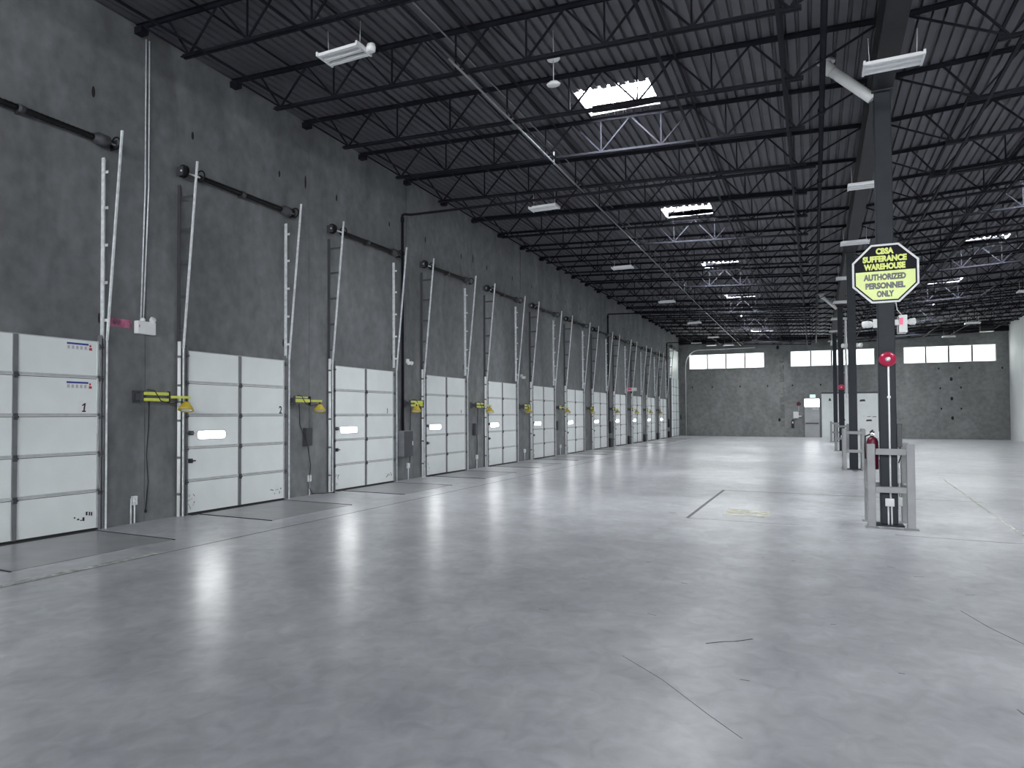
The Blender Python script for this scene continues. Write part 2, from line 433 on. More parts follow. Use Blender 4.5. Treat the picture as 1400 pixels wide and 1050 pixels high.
# ------------------------------------------------------------------ roof deck, skylights
RIB = .1524
SKX = [(-3.36, -2.30), (4.2, 5.25)]
joist_y = [JY0 + JP * k for k in range(28)]
SKY = []
for k in range(-1, 6):
    a = 12.48 + 8.8 * k * 1.0
    if a < BY + 1 or a + 2.2 > FY: continue
    SKY.append((a + .80, a + 2.06))
d = MB()
for side in (0, 1):
    x0, x1 = (WX - .1, GXM) if side == 0 else (GXM, RX + .1)
    n = int((x1 - x0) / RIB) + 1
    for i in range(n):
        a = x0 + i * RIB; c = min(a + RIB, x1)
        if c - a < .01: continue
        mid = (a + c) / 2; ys = [BY - .2]
        if SKX[side][0] - .02 < mid < SKX[side][1] + .02:
            for q in (SKY if side else SKY[1:]): ys += [q[0], q[1]]
        ys.append(FY + .3)
        for s0, s1 in zip(ys[0::2], ys[1::2]):
            px = [a, a + .098, a + .112, a + .140, min(a + RIB, c)]
            pz = [0, 0, .042, .042, 0]
            v0 = [d.bm.verts.new((x, s0, zt(min(max(x, WX), RX)) + z)) for x, z in zip(px, pz)]
            v1 = [d.bm.verts.new((x, s1, zt(min(max(x, WX), RX)) + z)) for x, z in zip(px, pz)]
            for j in range(4): d._f([v0[j], v0[j + 1], v1[j + 1], v1[j]])
ceiling = d.build('ceiling', M['deck']); tag(ceiling, 'dark ribbed steel roof deck over the whole warehouse', 'ceiling', kind='structure')
# roof build-up above the deck keeps daylight out
for side in (0, 1):
    x0, x1 = (WX - .3, GXM) if side == 0 else (GXM, RX + .3)
    r = MB()
    def slab(a, c, y0, y1):
        za, zc = zt(min(max(a, WX), RX)) + .06, zt(min(max(c, WX), RX)) + .06
        r.hexa([(a, y0, za), (c, y0, zc), (c, y1, zc), (a, y1, za), (a, y0, za + .15), (c, y0, zc + .15), (c, y1, zc + .15), (a, y1, za + .15)])
    sx0, sx1 = SKX[side]
    sx0 -= .1; sx1 += .1
    slab(x0, sx0, BY - .25, FY + .3); slab(sx1, x1, BY - .25, FY + .3)
    ys = [BY - .25] + [v for q in (SKY if side else SKY[1:]) for v in q] + [FY + .3]
    for s0, s1 in zip(ys[0::2], ys[1::2]): slab(sx0, sx1, s0, s1)
    r.build('roof_insulation', M['deck'], ceiling)

for side in (0, 1):
    for i, (y0, y1) in enumerate(SKY):
        if side == 0 and i == 0: continue  # nearest skylight is unseen, added over the white wall bay to brighten near floor
        x0, x1 = SKX[side]; x0 -= .08; x1 += .08
        z0 = zt((x0 + x1) / 2) + .0; z1 = z0 + .42
        e = empty('skylight', ((x0 + x1) / 2, (y0 + y1) / 2, z0), None, 'skylight', group='daylit roof skylights', kind='structure')
        n_ = i - sum(1 for q in SKY if q[1] < 9)
        if n_ < 0: lab = f'added unseen skylight over the {"door" if side == 0 else "white wall"} bay, the one above and just behind the viewpoint'
        else: lab = f'bright skylight over the {"dock door" if side == 0 else "white wall"} bay, {ORD[n_]} in its row from the sign column'
        tag(e, lab)
        c = MB(); t = .03
        c.box(x0 - t, x0, y0 - t, y1 + t, z0 + .06, z1); c.box(x1, x1 + t, y0 - t, y1 + t, z0 + .06, z1)
        c.box(x0, x1, y0 - t, y0, z0 + .06, z1); c.box(x0, x1, y1, y1 + t, z0 + .06, z1)
        c.build('curb', M['fixture'], e)
        p = MB(); p.box(x0 - t, x1 + t, y0 - t, y1 + t, z1, z1 + .02); p.build('diffuser', M['sky'], e)
        g = MB()
        for k in range(1, 4): g.box(x0, x1, y0 + (y1 - y0) * k / 4 - .006, y0 + (y1 - y0) * k / 4 + .006, z0 + .12, z0 + .135)
        for k in range(1, 3): g.box(x0 + (x1 - x0) * k / 3 - .006, x0 + (x1 - x0) * k / 3 + .006, y0, y1, z0 + .135, z0 + .15)
        g.build('safety_grille', M['steel'], e)


# ------------------------------------------------------------------ columns, girder, joists
def girder_x(y): return .91 + .0052 * (y - 13.6)


SPANS = [(BY, .4), (.4, 13.6), (13.6, 26.8), (26.8, 40.0), (40.0, 53.2), (53.2, FY)]
for i, (a, c) in enumerate(SPANS):
    e = empty('roof_girder', (girder_x((a + c) / 2), (a + c) / 2, 6.29),
              'charcoal steel girder ' + ['behind the viewpoint', 'running from overhead to the sign column', 'between the sign column and the second column',
              'between the second and third columns', 'between the third and fourth columns', 'between the fourth column and the end wall'][i], 'girder', kind='structure')
    def fl(z0, z1, hw):
        xa, xc = girder_x(a), girder_x(c); g = .004
        return MB().hexa([(xa - hw, a + g, z0), (xa + hw, a + g, z0), (xc + hw, c - g, z0), (xc - hw, c - g, z0), (xa - hw, a + g, z1), (xa + hw, a + g, z1), (xc + hw, c - g, z1), (xc - hw, c - g, z1)])
    fl(6.29, 6.315, .125).build('bottom_flange', M['beam'], e); fl(6.775, 6.80, .125).build('top_flange', M['beam'], e); fl(6.315, 6.775, .012).build('web', M['beam'], e)

for i, (cx, cy) in enumerate(COLS):
    lab = ['dark slate steel column carrying the octagonal sign', 'dark slate steel column, second along the row, just behind the sign column',
           'dark steel column, third along the row, with the small fire bell', 'dark steel column, fourth and last before the end wall', 'dark steel column beside the viewpoint'][i]
    e = empty('steel_column', (cx, cy, 0), lab, 'column', kind='structure')
    c = MB(); c.box(cx - .102, cx + .102, cy - .102, cy + .102, .02, 6.27); c.build('shaft', M['column'], e, bevel=.012)
    c = MB(); c.box(cx - .17, cx + .17, cy - .17, cy + .17, 0, .02); c.build('base_plate', M['column'], e)
    c = MB(); c.box(cx - .13, cx + .13, cy - .17, cy + .17, 6.27, 6.289); c.build('cap_plate', M['column'], e)


def make_joist(side):
    if side == 0: xa, xb, xe0, xe1 = WX, girder_x(30), WX + 1.03, girder_x(30) - 1.17
    else: xa, xb, xe0, xe1 = girder_x(30), RX, girder_x(30) + 1.17, RX - 1.03
    D = .66
    e = empty('roof_joist', (0, 0, 0))
    def Z(x): return zt(x) - .004
    def seg(m, x0, x1, dz, y, wd, h):
        m.hexa([(x0, y - wd, Z(x0) + dz - h), (x1, y - wd, Z(x1) + dz - h), (x1, y + wd, Z(x1) + dz - h), (x0, y + wd, Z(x0) + dz - h),
                (x0, y - wd, Z(x0) + dz), (x1, y - wd, Z(x1) + dz), (x1, y + wd, Z(x1) + dz), (x0, y + wd, Z(x0) + dz)])
    t = MB()
    for yy in (-.036, .036):
        seg(t, xa + .02, xb - .02, 0, yy, .026, .008); seg(t, xa + .02, xb - .02, -.008, yy * .45, .004, .05)
    t.build('top_chord', M['steel'], e)
    t = MB()
    for yy in (-.034, .034):
        seg(t, xe0 - .12, xe1 + .12, -D + .008, yy, .024, .008); seg(t, xe0 - .12, xe1 + .12, -D + .05, yy * .45, .004, .045)
    t.build('bottom_chord', M['steel'], e)
    t = MB(); n = 7; step = (xe1 - xe0) / n
    def top(x): return (x, 0, Z(x) - .03)
    def bot(x): return (x, 0, Z(x) - D + .03)
    for i in range(n + 1):
        x = xe0 + i * step
        if 0 < i < n: t.bar(bot(x), top(x), .022, .022)
        for sgn in (-1, 1):
            xt = x + sgn * step / 2
            if i == 0 and sgn < 0: xt = xe0 - .42
            if i == n and sgn > 0: xt = xe1 + .42
            t.bar(bot(x), top(xt), .026, .026)
    t.bar(bot(xe0), top(xa + .12), .026, .026); t.bar(bot(xe1), top(xb - .12), .026, .026)
    t.build('web_lattice', M['steel'], e)
    for xq, h in ((xa + .08 if side == 0 else xb - .08, .14), (xb - .07 if side == 0 else xa + .07, .105)):
        s_ = MB(); s_.box(xq - .078, xq + .068, -.075, .075, Z(xq) - h, Z(xq) - .05 + .01); s_.build('bearing_seat', M['steel'], e)
    return e


for side in (0, 1):
    proto = make_joist(side)
    tbl = {}
    for c in COL.objects:
        if c.parent: tbl.setdefault(c.parent.name, []).append(c)
    for k in range(1, 28):
        o = proto if k == 1 else copy_tree(proto, None, tbl)
        o.location = (0, joist_y[k], 0)
        tag(o, f'black open-web steel roof joist over the {"dock door" if side == 0 else "white wall"} bay, {ORD[k - 1]} from the viewpoint', 'roof joist',
            'open-web joists over the dock door bay' if side == 0 else 'open-web joists over the white wall bay')

for side, xsb in ((0, (-7.2, -5.6, -4.15, -1.7, -.3)), (1, (2.3, 3.6, 6.0, 7.4, 9.2))):
    for j, x in enumerate(xsb):
        e = empty('bridging_line', (x, 30, zt(x) - .67), f'thin dark bridging angles under the roof, {ORD[j]} line from the ' + ('dock door wall' if side == 0 else 'columns towards the white wall'), 'bridging', 'bridging lines under the roof')
        z = zt(x)
        b = MB(); b.box(x - .02, x + .02, joist_y[1], joist_y[27] + .3, z - .672, z - .666); b.box(x - .02, x - .015, joist_y[1], joist_y[27] + .3, z - .666, z - .63); b.build('lower_angle', M['steel'], e)
        b = MB(); b.box(x - .02, x + .02, joist_y[1], joist_y[27] + .3, z - .066, z - .06); b.box(x - .02, x - .015, joist_y[1], joist_y[27] + .3, z - .06, z - .03); b.build('upper_angle', M['steel'], e)

# ------------------------------------------------------------------ pipes under the roof
e = empty('sprinkler_main', (.17, 30, 6.55), 'dark sprinkler main running the length of the roof beside the girder', 'pipe')
b = MB(); b.tube([(.17, 2, 6.55), (.19, 30, 6.55), (.22, FY - .3, 6.55)], .038, 10); b.build('pipe_run', M['steel'], e)
for k in range(2, 14):
    y = 1.5 + k * 4.4; x = .17 + .0008 * y
    b = MB(); b.lathe((x, y, 6.55), (0, 1, 0), [(-.06, .05), (-.05, .058), (.05, .058), (.06, .05)], 12); b.build('coupling', M['steel'], e)
b = MB()
for k in range(6): b.bar((.18 + .005 * k, 5.5 + 8.8 * k, 6.6), (.18 + .005 * k, 5.5 + 8.8 * k, 6.92), .02, .02)
b.build('hanger', M['steel'], e)
for i, (yw, zl) in enumerate(((16.62, .5), (38.55, .9), (56.2, 1.3))):
    e = empty('sprinkler_riser', (WX + .08, yw, zl), ['black pipe dropping down the wall beside the third dock door and branching across the roof',
        'black pipe dropping down the wall beside the eighth dock door', 'black pipe dropping down the wall just before the tall end door'][i], 'pipe', 'black wall risers')
    b = MB(); b.tube([(WX + .07, yw, 1.27 if i else 1.2), (WX + .07, yw, 6.4)], .035, 10); b.build('drop_pipe', M['steel'], e)
    b = MB(); b.tube([(WX + .07, yw, 6.36), (WX + .07, yw, 6.44), (WX + .10, yw + .05, 6.47), (WX + .2, yw + .2, 6.48), (-4.0, yw + .23, 6.36), (.1, yw + .25, 6.26)], .03, 10); b.build('branch_pipe', M['steel'], e)
    b = MB(); b.lathe((WX + .07, yw, 6.33), (0, 0, 1), [(-.06, .045), (.06, .045)], 12); b.build('elbow', M['steel'], e)
e = empty('conduit_run', (-4.2, 20, 6.35), 'pale metal conduit running lengthwise under the joists of the dock door bay', 'conduit')
b = MB(); b.tube([(-4.17, 9.6, 6.44), (-4.2, 15, 6.44), (-4.3, 40, 6.44), (-4.3, 61.0, 6.44)], .016, 8); b.build('conduit', M['stile'], e)
for y in (14.68, 32.28, 49.88):
    b = MB(); b.tube([(-4.2, y, 6.42), (-4.2, y, 6.66)], .012, 6); b.build('drop_hanger', M['galv'], e)
b = MB(); b.tube([(-4.5, 5.0, 7.12), (-4.5, 30, 7.12), (-4.5, 61, 7.12)], .012, 6); b.build('conduit', M['stile'], e)

for i, (cx, cy) in enumerate((COLS[0], COLS[2])):
    e = empty('roof_drain_pipe', (cx - .4, cy, 6.4), ['fat grey plastic roof drain pipe sloping into the sign column', 'fat grey plastic roof drain pipe sloping down to the third column'][i], 'pipe', 'roof drain pipes')
    b = MB(); b.tube([(cx - .68, cy - .02, 6.93), (cx - .68, cy - .02, 6.86), (cx - .66, cy - .02, 6.80), (cx - .60, cy - .02, 6.74), (cx - .11, cy - .02, 6.22)], .075, 16); b.build('sloping_pipe', M['pvc'], e)
    b = MB(); b.lathe((cx - .635, cy - .02, 6.775), (.7, 0, -.72), [(-.09, .082), (-.08, .088), (.04, .088), (.05, .082)], 16); b.build('elbow', M['pvc'], e)
    b = MB(); b.lathe((cx - .68, cy - .02, 6.90), (0, 0, 1), [(-.01, .12), (.02, .13), (.03, .11)], 16); b.build('drain_bowl', M['silver'], e)
cx, cy = COLS[2]
e = empty('downpipe', (cx + .2, cy, 0), 'white vertical downpipe fixed beside the third column', 'pipe')
b = MB(); b.tube([(cx + .19, cy - .05, 2.3), (cx + .19, cy - .05, 5.7)], .045, 12); b.build('downpipe_run', M['white'], e)
b = MB(); b.box(cx + .104, cx + .19, cy - .06, cy - .04, 3.4, 3.43); b.box(cx + .104, cx + .19, cy - .06, cy - .04, 5.0, 5.03); b.build('pipe_clamp', M['galv'], e)
e = empty('corner_conduit', (WX + .3, FY - .05, 0), 'white conduit rising in the far corner and bending along under the strip window head', 'conduit')
b = MB(); pts = [(WX + .42, FY - .05, .0), (WX + .42, FY - .05, 5.2)] + [(WX + .42 + .9 * (1 - math.cos(t)), FY - .05, 5.2 + 1.15 * math.sin(t)) for t in (.3, .6, .9, 1.2, 1.5)] + [(-3.5, FY - .05, 6.38)]
b.tube(pts, .03, 8); b.build('conduit', M['white'], e)


# ------------------------------------------------------------------ dock doors
def make_door(idx, y0, W=DW, H=DH, rows=5, cols=2, nr=None):
    lab = ['white sectional dock door marked 1, first along the concrete wall', 'white sectional dock door marked 2, second along the concrete wall'] + \
          [f'white sectional dock door, {ORD[k]} along the concrete wall' for k in range(2, 12)] + ['extra tall white sectional door at the far corner of the concrete wall']
    e = empty(f'door_{idx+1}', (WX, y0 + W / 2, 0), lab[idx], 'dock door', kind='structure', group='dock doors along the concrete wall')
    X0, X1 = WX + .004, WX + .05
    sh = H / rows
    for r in range(rows):
        z0, z1 = r * sh, (r + 1) * sh
        s_ = MB().use(M['door'])
        hasw = (r == rows - 3 and idx != 12)
        s_.box(X0, X1, y0, y0 + W, z0 + (.03 if r == 0 else .004), z1 - .004)
        s_.use(M['joint'])
        if r: s_.box(X0, X1 - .012, y0, y0 + W, z0 - .004, z0 + .004)
        p = s_.build('door_section', None, e)
        if hasw:
            v = MB(); a, c = y0 + .26, y0 + .93; zc = z0 + sh * .42; hh = .058
            n = 16
            def ring(rr, g):
                out = []
                for (cy_, cz_, t0) in ((c - .04, zc + hh - .04, 0), (a + .04, zc + hh - .04, 1), (a + .04, zc - hh + .04, 2), (c - .04, zc - hh + .04, 3)):
                    for q in range(4):
                        t = (t0 + q / 3) * PI / 2
                        out.append((cy_ + math.cos(t) * (.04 + g), cz_ + math.sin(t) * (.04 + g)))
                return out
            ou = ring(0, .022)
            v.prism([(X1 - .002, yy, zz) for yy, zz in ou], (.010, 0, 0)); fr_ = v.build('window_surround', M['rail'], p)
            v = MB(); v.prism([(X1 + .006, yy, zz) for yy, zz in ring(0, 0)], (.006, 0, 0)); v.build('vision_pane', M['vision'], p)
    for r in range(1, rows):
        z = r * sh
        s_ = MB(); s_.box(X1 - .002, X1 + .012, y0, y0 + W, z + .012, z + .045); s_.build('stiffening_rail', M['rail'], e)
    for k in range(1, cols):
        yc = y0 + W * k / cols
        s_ = MB(); s_.box(X1 - .001, X1 + .016, yc - .035, yc + .035, .03, H - .004); s_.build('center_stile', M['stile'], e)
    for yy in (y0 - .0, y0 + W - .035):
        s_ = MB(); s_.box(X1 - .001, X1 + .012, yy, yy + .035, .03, H - .004); s_.build('end_stile', M['rail'], e)
    s_ = MB(); s_.box(X0, X1 + .004, y0, y0 + W, .004, .032); s_.build('bottom_seal', M['rubber'], e)
    s_ = MB(); s_.box(X0, X1 + .012, y0, y0 + W, H - .006, H + .004); s_.build('top_edge', M['rail'], e)
    hm = None
    for r in range(1, rows + 1):
        for k in range(cols + 1):
            yc = y0 + W * k / cols
            if k == 0: yc -= .02
            if k == cols: yc += .02
            z = r * sh - (.08 if r == rows else 0)
            if r == rows and 0 < k < cols: continue
            h = MB(); h.box(X1 + .014, X1 + .034, yc - .03, yc + .03, z - .035, z + .045); h.tube([(X1 + .035, yc - .035, z), (X1 + .035, yc + .035, z)], .014, 8); h.build('hinge', M['dark'], e)
    if idx != 12:
        h = MB(); h.box(X1, X1 + .045, y0 + .03, y0 + .12, sh * 2 + .22, sh * 2 + .29); h.tube([(X1 + .04, y0 - .03, sh * 2 + .255), (X1 + .04, y0 + .13, sh * 2 + .255)], .012, 8); h.build('slide_lock', M['dark'], e)
        h = MB(); h.box(X1, X1 + .05, y0 + .03, y0 + .10, sh * 1 + .30, sh * 1 + .37); h.box(X1 + .03, X1 + .05, y0 + .03, y0 + .17, sh + .325, sh + .345); h.build('lift_handle', M['dark'], e)
        # rubbed corner at the foot of the near edge
        h = MB(); rn = random.Random(idx)
        for q in range(9):
            yy, zz = y0 + .04 + rn.uniform(0, .16), rn.uniform(.08, .32); h.bar((X1 + .001, yy, zz), (X1 + .001, yy + rn.uniform(-.05, .05), zz + rn.uniform(.02, .07)), .001, rn.uniform(.004, .012))
        h.build('scuff_mark', M['joint'], e)
    return e


def dashes(e, y0, W, seed):
    rnd = random.Random(seed); m = MB()
    for k in range(7):
        yy = y0 + W - .42 + .05 * k + rnd.uniform(0, .02); z = .12 + rnd.uniform(0, .1)
        m.box(WX + .0505, WX + .0515, yy, yy + rnd.uniform(.015, .04), z, z + rnd.choice((.012, .02, .05)))
    m.build('scuff_mark', M['ink'], e)


for i in range(12):
    y0 = DOOR_Y0 + PITCH * i
    e = make_door(i, y0)
    if i < 3: dashes(e, y0, DW, i)
    if i == 0:
        for zc in (2.52, 1.995):
            s_ = MB().use(M['white']); x = WX + .0505
            s_.box(x, x + .001, 6.80, 7.25, zc - .05, zc + .05); s_.use(M['blue']); s_.box(x + .001, x + .002, 6.81, 7.17, zc + .02, zc + .045)
            s_.use(M['redprint']); s_.box(x + .001, x + .002, 7.18, 7.23, zc - .045, zc - .01); s_.box(x + .001, x + .002, 7.185, 7.215, zc + .0, zc + .03)
            s_.use(M['greyprint'])
            for q in range(5): s_.box(x + .001, x + .002, 6.82 + .07 * q, 6.86 + .07 * q, zc - .04, zc + .005)
            s_.build('warning_label', None, e)
        s_ = MB(); s_.box(WX + .0505, WX + .0515, 7.0, 7.2, 1.60, 1.78); s_.build('number_card', M['white'], e)
        s_ = MB(); s_.prism([(WX + .052, 7.1 + p_, 1.69 + q_) for p_, q_ in ((-.035, -.06), (.03, -.06), (.033, -.042), (.012, -.042), (.030, .06), (.008, .06), (-.032, .036), (-.028, .018), (.0, .034), (-.012, -.042), (-.032, -.042))], (.001, 0, 0)); s_.build('door_number', M['ink'], e)
    elif i == 1:
        text_mesh('door_number', '2', .2, (WX + .053, y0 + DW - .12, 1.67), ROT_WALL, M['ink'], e, bold=.004)
    elif i in (2, 3):
        text_mesh('door_number', str(i + 1), .15, (WX + .053, y0 + DW - .3, 1.67), ROT_WALL, M['ink'], e, bold=.004, sx=.7)
TY, TW, TH = 57.75, 3.75, 4.12
e = make_door(12, TY, TW, TH, 7, 3)
s_ = MB(); s_.box(WX + .004, WX + .03, TY, TY + TW, TH + .01, 6.2); s_.build('lit_wall_panel', M['door'], e)  # white panel in place of lit concrete wall, its brightness put into the colour


# ------------------------------------------------------------------ vertical lift tracks and spring shafts
def rail_x(z): return WX + .085 if z < 2.65 else WX + .085 + .27 * (z - 2.65) / 2.85


def make_track(near):
    """near: the edge towards the viewpoint. Local y = 0 at the door edge, +y away from the door"""
    e = empty('lift_track', (0, 0, 0)); s = -1 if near else 1
    def B(m, x0, x1, a, b_, z0, z1): m.box(x0, x1, min(s * a, s * b_), max(s * a, s * b_), z0, z1)
    m = MB(); B(m, WX + .003, WX + .09, .006, .018, .0, 2.7); B(m, WX + .003, WX + .012, .006, .095, .0, 2.7); m.build('jamb_angle', M['stile'], e)
    m = MB(); B(m, WX + .03, WX + .075, .05, .085, .01, 2.66); m.build('track_channel', M['stile'], e)
    m = MB(); B(m, WX + .074, WX + .096, .104, .122, .0, 2.66)
    yr = s * .113
    m.bar((WX + .085, yr, 2.64), (WX + .355, yr, 5.56), .03, .028, (0, 1, 0)); m.build('inclined_rail', M['galv'], e)
    m = MB(); ya = .15 if near else .10
    B(m, WX + .003, WX + .012, ya - .04, ya + .03, 2.7 if near else 2.66, 5.22); B(m, WX + .012, WX + .065, ya + .02 if near else ya - .04, ya + .03 if near else ya - .03, 2.66, 5.22)
    m.build('wall_angle', M['dark'] if near else M['galv'], e)
    for z in (2.92, 3.45, 3.98, 4.51, 5.02):
        m = MB(); m.bar((WX + .03, s * (ya - .005), z), (rail_x(z), yr, z + .005) if near else (WX + .10, s * .10, z), .012 if near else .008, .04); m.build('bracket', M['dark'] if near else M['galv'], e)
    if near:
        m = MB(); m.tube([(WX + .055, s * .175, 0.0), (WX + .055, s * .175, 2.74)], .028, 10); m.build('track_guard', M['guard'], e)
        for z in (.35, .92, 1.5, 2.05, 2.5):
            m = MB(); m.lathe((WX + .055, s * .175, z), (0, 0, 1), [(-.018, .031), (.018, .031)], 10); m.build('guard_clip', M['stile'], e)
    return e


def make_shaft(W, zc=5.43):
    e = empty('spring_shaft', (0, 0, 0)); x = WX + .11
    m = MB(); m.tube([(x, -.22, zc), (x, W + .24, zc)], .015, 10); m.build('shaft', M['galv'], e)
    m = MB()
    for a, c in ((.22, W / 2 - .06), (W / 2 + .06, W - .2)):
        n = int((c - a) / .04); prof = []
        for k in range(n + 1):
            prof += [(a + (c - a) * k / n, .036 if k % 2 else .041)]
        m = MB(); m.lathe((x, 0, zc), (0, 1, 0), prof, 12); m.build('torsion_spring', M['spring'], e)
    m = MB(); m.box(WX + .003, WX + .13, W / 2 - .012, W / 2 + .012, zc - .05, zc + .05); m.lathe((x, W / 2, zc), (0, 1, 0), [(-.05, .05), (.05, .05)], 12); m.build('center_bracket', M['dark'], e)
    m = MB(); m.lathe((x, -.16, zc), (0, 1, 0), [(-.03, .10), (-.02, .075), (.02, .075), (.03, .10)], 18); m.build('cable_drum', M['spring'], e)
    m = MB(); m.lathe((x, W - .02, zc), (0, 1, 0), [(-.16, .05), (-.1, .05), (-.09, .085), (.09, .085), (.1, .06)], 18); m.build('cable_drum', M['dark'], e)
    for yy in (.17, W + .17):
        m = MB(); m.torus((x + .06, yy, zc), (0, 1, 0), .085, .012); m.tube([(x + .06, yy, zc - .085), (x, yy - .02, zc - .03)], .01, 6); m.build('cable_loop', M['spring'], e)
    for yy in (-.2, W + .22):
        m = MB(); m.box(WX + .003, WX + .14, yy - .006, yy + .006, zc - .07, zc + .07); m.build('end_bracket', M['dark'], e)
    return e


pn, pf, ps = make_track(True), make_track(False), make_shaft(DW)
tbl = {}
for c in COL.objects:
    if c.parent: tbl.setdefault(c.parent.name, []).append(c)
for i in range(12):
    y0 = DOOR_Y0 + PITCH * i
    nm = f'{ORD[i]} dock door'
    for proto, dy, lab, cat, grp in ((pn, 0, f'galvanised lift track on the near edge of the {nm}', 'door track', 'lift tracks of the dock doors'),
                                     (pf, DW, f'galvanised lift track on the far edge of the {nm}', 'door track', 'lift tracks of the dock doors'),
                                     (ps, 0, f'black torsion spring shaft on the wall high above the {nm}', 'spring shaft', 'spring shafts above the dock doors')):
        o = proto if i == 0 else copy_tree(proto, None, tbl)
        o.location = (0, y0 + dy, 0); tag(o, lab, cat, grp)
for nm, dy in (('near', TY), ('far', TY + TW)):
    e = empty('lift_track', (WX, dy, 0), f'tall track on the {nm} edge of the extra tall corner door', 'door track', 'tracks of the tall corner door')
    s = -1 if nm == 'near' else 1
    m = MB(); m.box(WX + .003, WX + .09, min(dy + s * .006, dy + s * .09), max(dy + s * .006, dy + s * .09), 0, TH); m.build('track_channel', M['stile'], e)
    m = MB(); m.bar((WX + .1, dy + s * .11, 0), (WX + .12, dy + s * .11, TH), .03, .03); m.bar((WX + .12, dy + s * .11, TH), (WX + .3, dy + s * .11, 6.4), .03, .03); m.build('inclined_rail', M['stile'], e)
    for z in (4.3, 4.9, 5.5, 6.0):
        m = MB(); m.bar((WX + .003, dy + s * .11, z), (WX + .12 + .18 * (z - TH) / 2.3, dy + s * .11, z), .02, .035); m.build('bracket', M['stile'], e)
sh = make_shaft(TW, 6.35); sh.location = (0, TY, 0); tag(sh, 'torsion spring shaft above the extra tall corner door', 'spring shaft')

# dock levelers
pl = empty('dock_leveler', (0, 0, 0))
m = MB(); m.box(WX + .06, -6.97, .22, DW - .10, .0005, .005); m.build('deck_plate', M['leveler'], pl)
for a in (.195, DW - .10):
    m = MB(); m.box(WX + .06, -6.95, a, a + .028, .0005, .009); m.build('side_seal', M['rubber'], pl)
m = MB(); m.box(WX + .055, WX + .14, .05, DW - .05, .0006, .007); m.build('lip_gap', M['rubber'], pl)
tbl = {}
for c in COL.objects:
    if c.parent: tbl.setdefault(c.parent.name, []).append(c)
for i in range(12):
    o = pl if i == 0 else copy_tree(pl, None, tbl)
    o.location = (0, DOOR_Y0 + PITCH * i, 0)
    tag(o, f'worn steel dock leveler plate in the floor at the foot of the {ORD[i]} dock door', 'dock leveler', 'dock levelers in the floor')


# ------------------------------------------------------------------ dock lights
def make_dock_light(i, y, a1, a2, double):
    z = 1.86
    e = empty('dock_light', (WX, y, z), f'yellow swing-arm dock light on the wall at the near side of the {ORD[i]} dock door', 'dock light', 'yellow swing-arm dock lights')
    m = MB(); m.box(WX + .002, WX + .03, y - .06, y + .06, z - .09, z + .09); m.box(WX + .03, WX + .13, y - .02, y + .02, z - .05, z + .05); m.lathe((WX + .15, y, z), (0, 0, 1), [(-.085, .026), (.085, .026)], 10); m.build('wall_bracket', M['dark'], e)
    p0 = Vector((WX + .16, y, z)); A1, A2 = math.radians(a1), math.radians(a2)
    d1 = Vector((math.sin(A1), math.cos(A1), 0)); p1 = p0 + d1 * .50
    m = MB()
    if double:
        m.bar(p0 + Vector((0, 0, .045)), p1 + Vector((0, 0, .045)), .04, .045); m.bar(p0 - Vector((0, 0, .045)), p1 - Vector((0, 0, .045)), .04, .045)
    else:
        m.bar(p0 + Vector((0, 0, .0)), p1 + Vector((0, 0, .0)), .04, .06); m.bar(p0 + Vector((0, 0, .065)), p0 + d1 * .42 + Vector((0, 0, .065)), .03, .02)
    m.build('main_arm', M['yellow'], e, bevel=.004)
    m = MB(); m.lathe(p1, (0, 0, 1), [(-.085, .028), (.085, .028)], 10); m.build('elbow_pivot', M['black'], e)
    d2 = Vector((math.sin(A1 + A2), math.cos(A1 + A2), 0)); p2 = p1 + d2 * .38
    m = MB(); m.bar(p1, p2, .03, .04); m.build('fore_arm', M['yellow'], e, bevel=.003)
    h = p2 - d2 * .06 + Vector((0, 0, -.02))
    m = MB(); m.tube([h, h + Vector((0, 0, -.05))], .014, 8); m.build('lamp_yoke', M['black'], e)
    ax = (Vector((.12, -.25, -1))).normalized()
    m = MB(); c = h + Vector((0, 0, -.05)); m.lathe(c, ax, [(0, .025), (.01, .055), (.05, .075), (.10, .115), (.135, .125), (.14, .118), (.11, .09)], 18); hd = m.build('lamp_head', M['amber'], e)
    m = MB(); m.lathe(c + ax * .115, ax, [(0, .10), (.015, .095), (.02, .05)], 16); m.build('lens', M['white'], hd)
    q = [p0 + Vector((.03, .05, .10)), p0 + d1 * .2 + Vector((.02, 0, .09)), p0 + d1 * .3 + Vector((.045, 0, -.06)), p1 + Vector((.03, 0, -.10)), p1 + d2 * .2 + Vector((.02, 0, -.07)), c + Vector((0, 0, -.02))]
    m = MB(); m.tube(q, .008, 6); m.build('lamp_cable', M['black'], e)
    return e


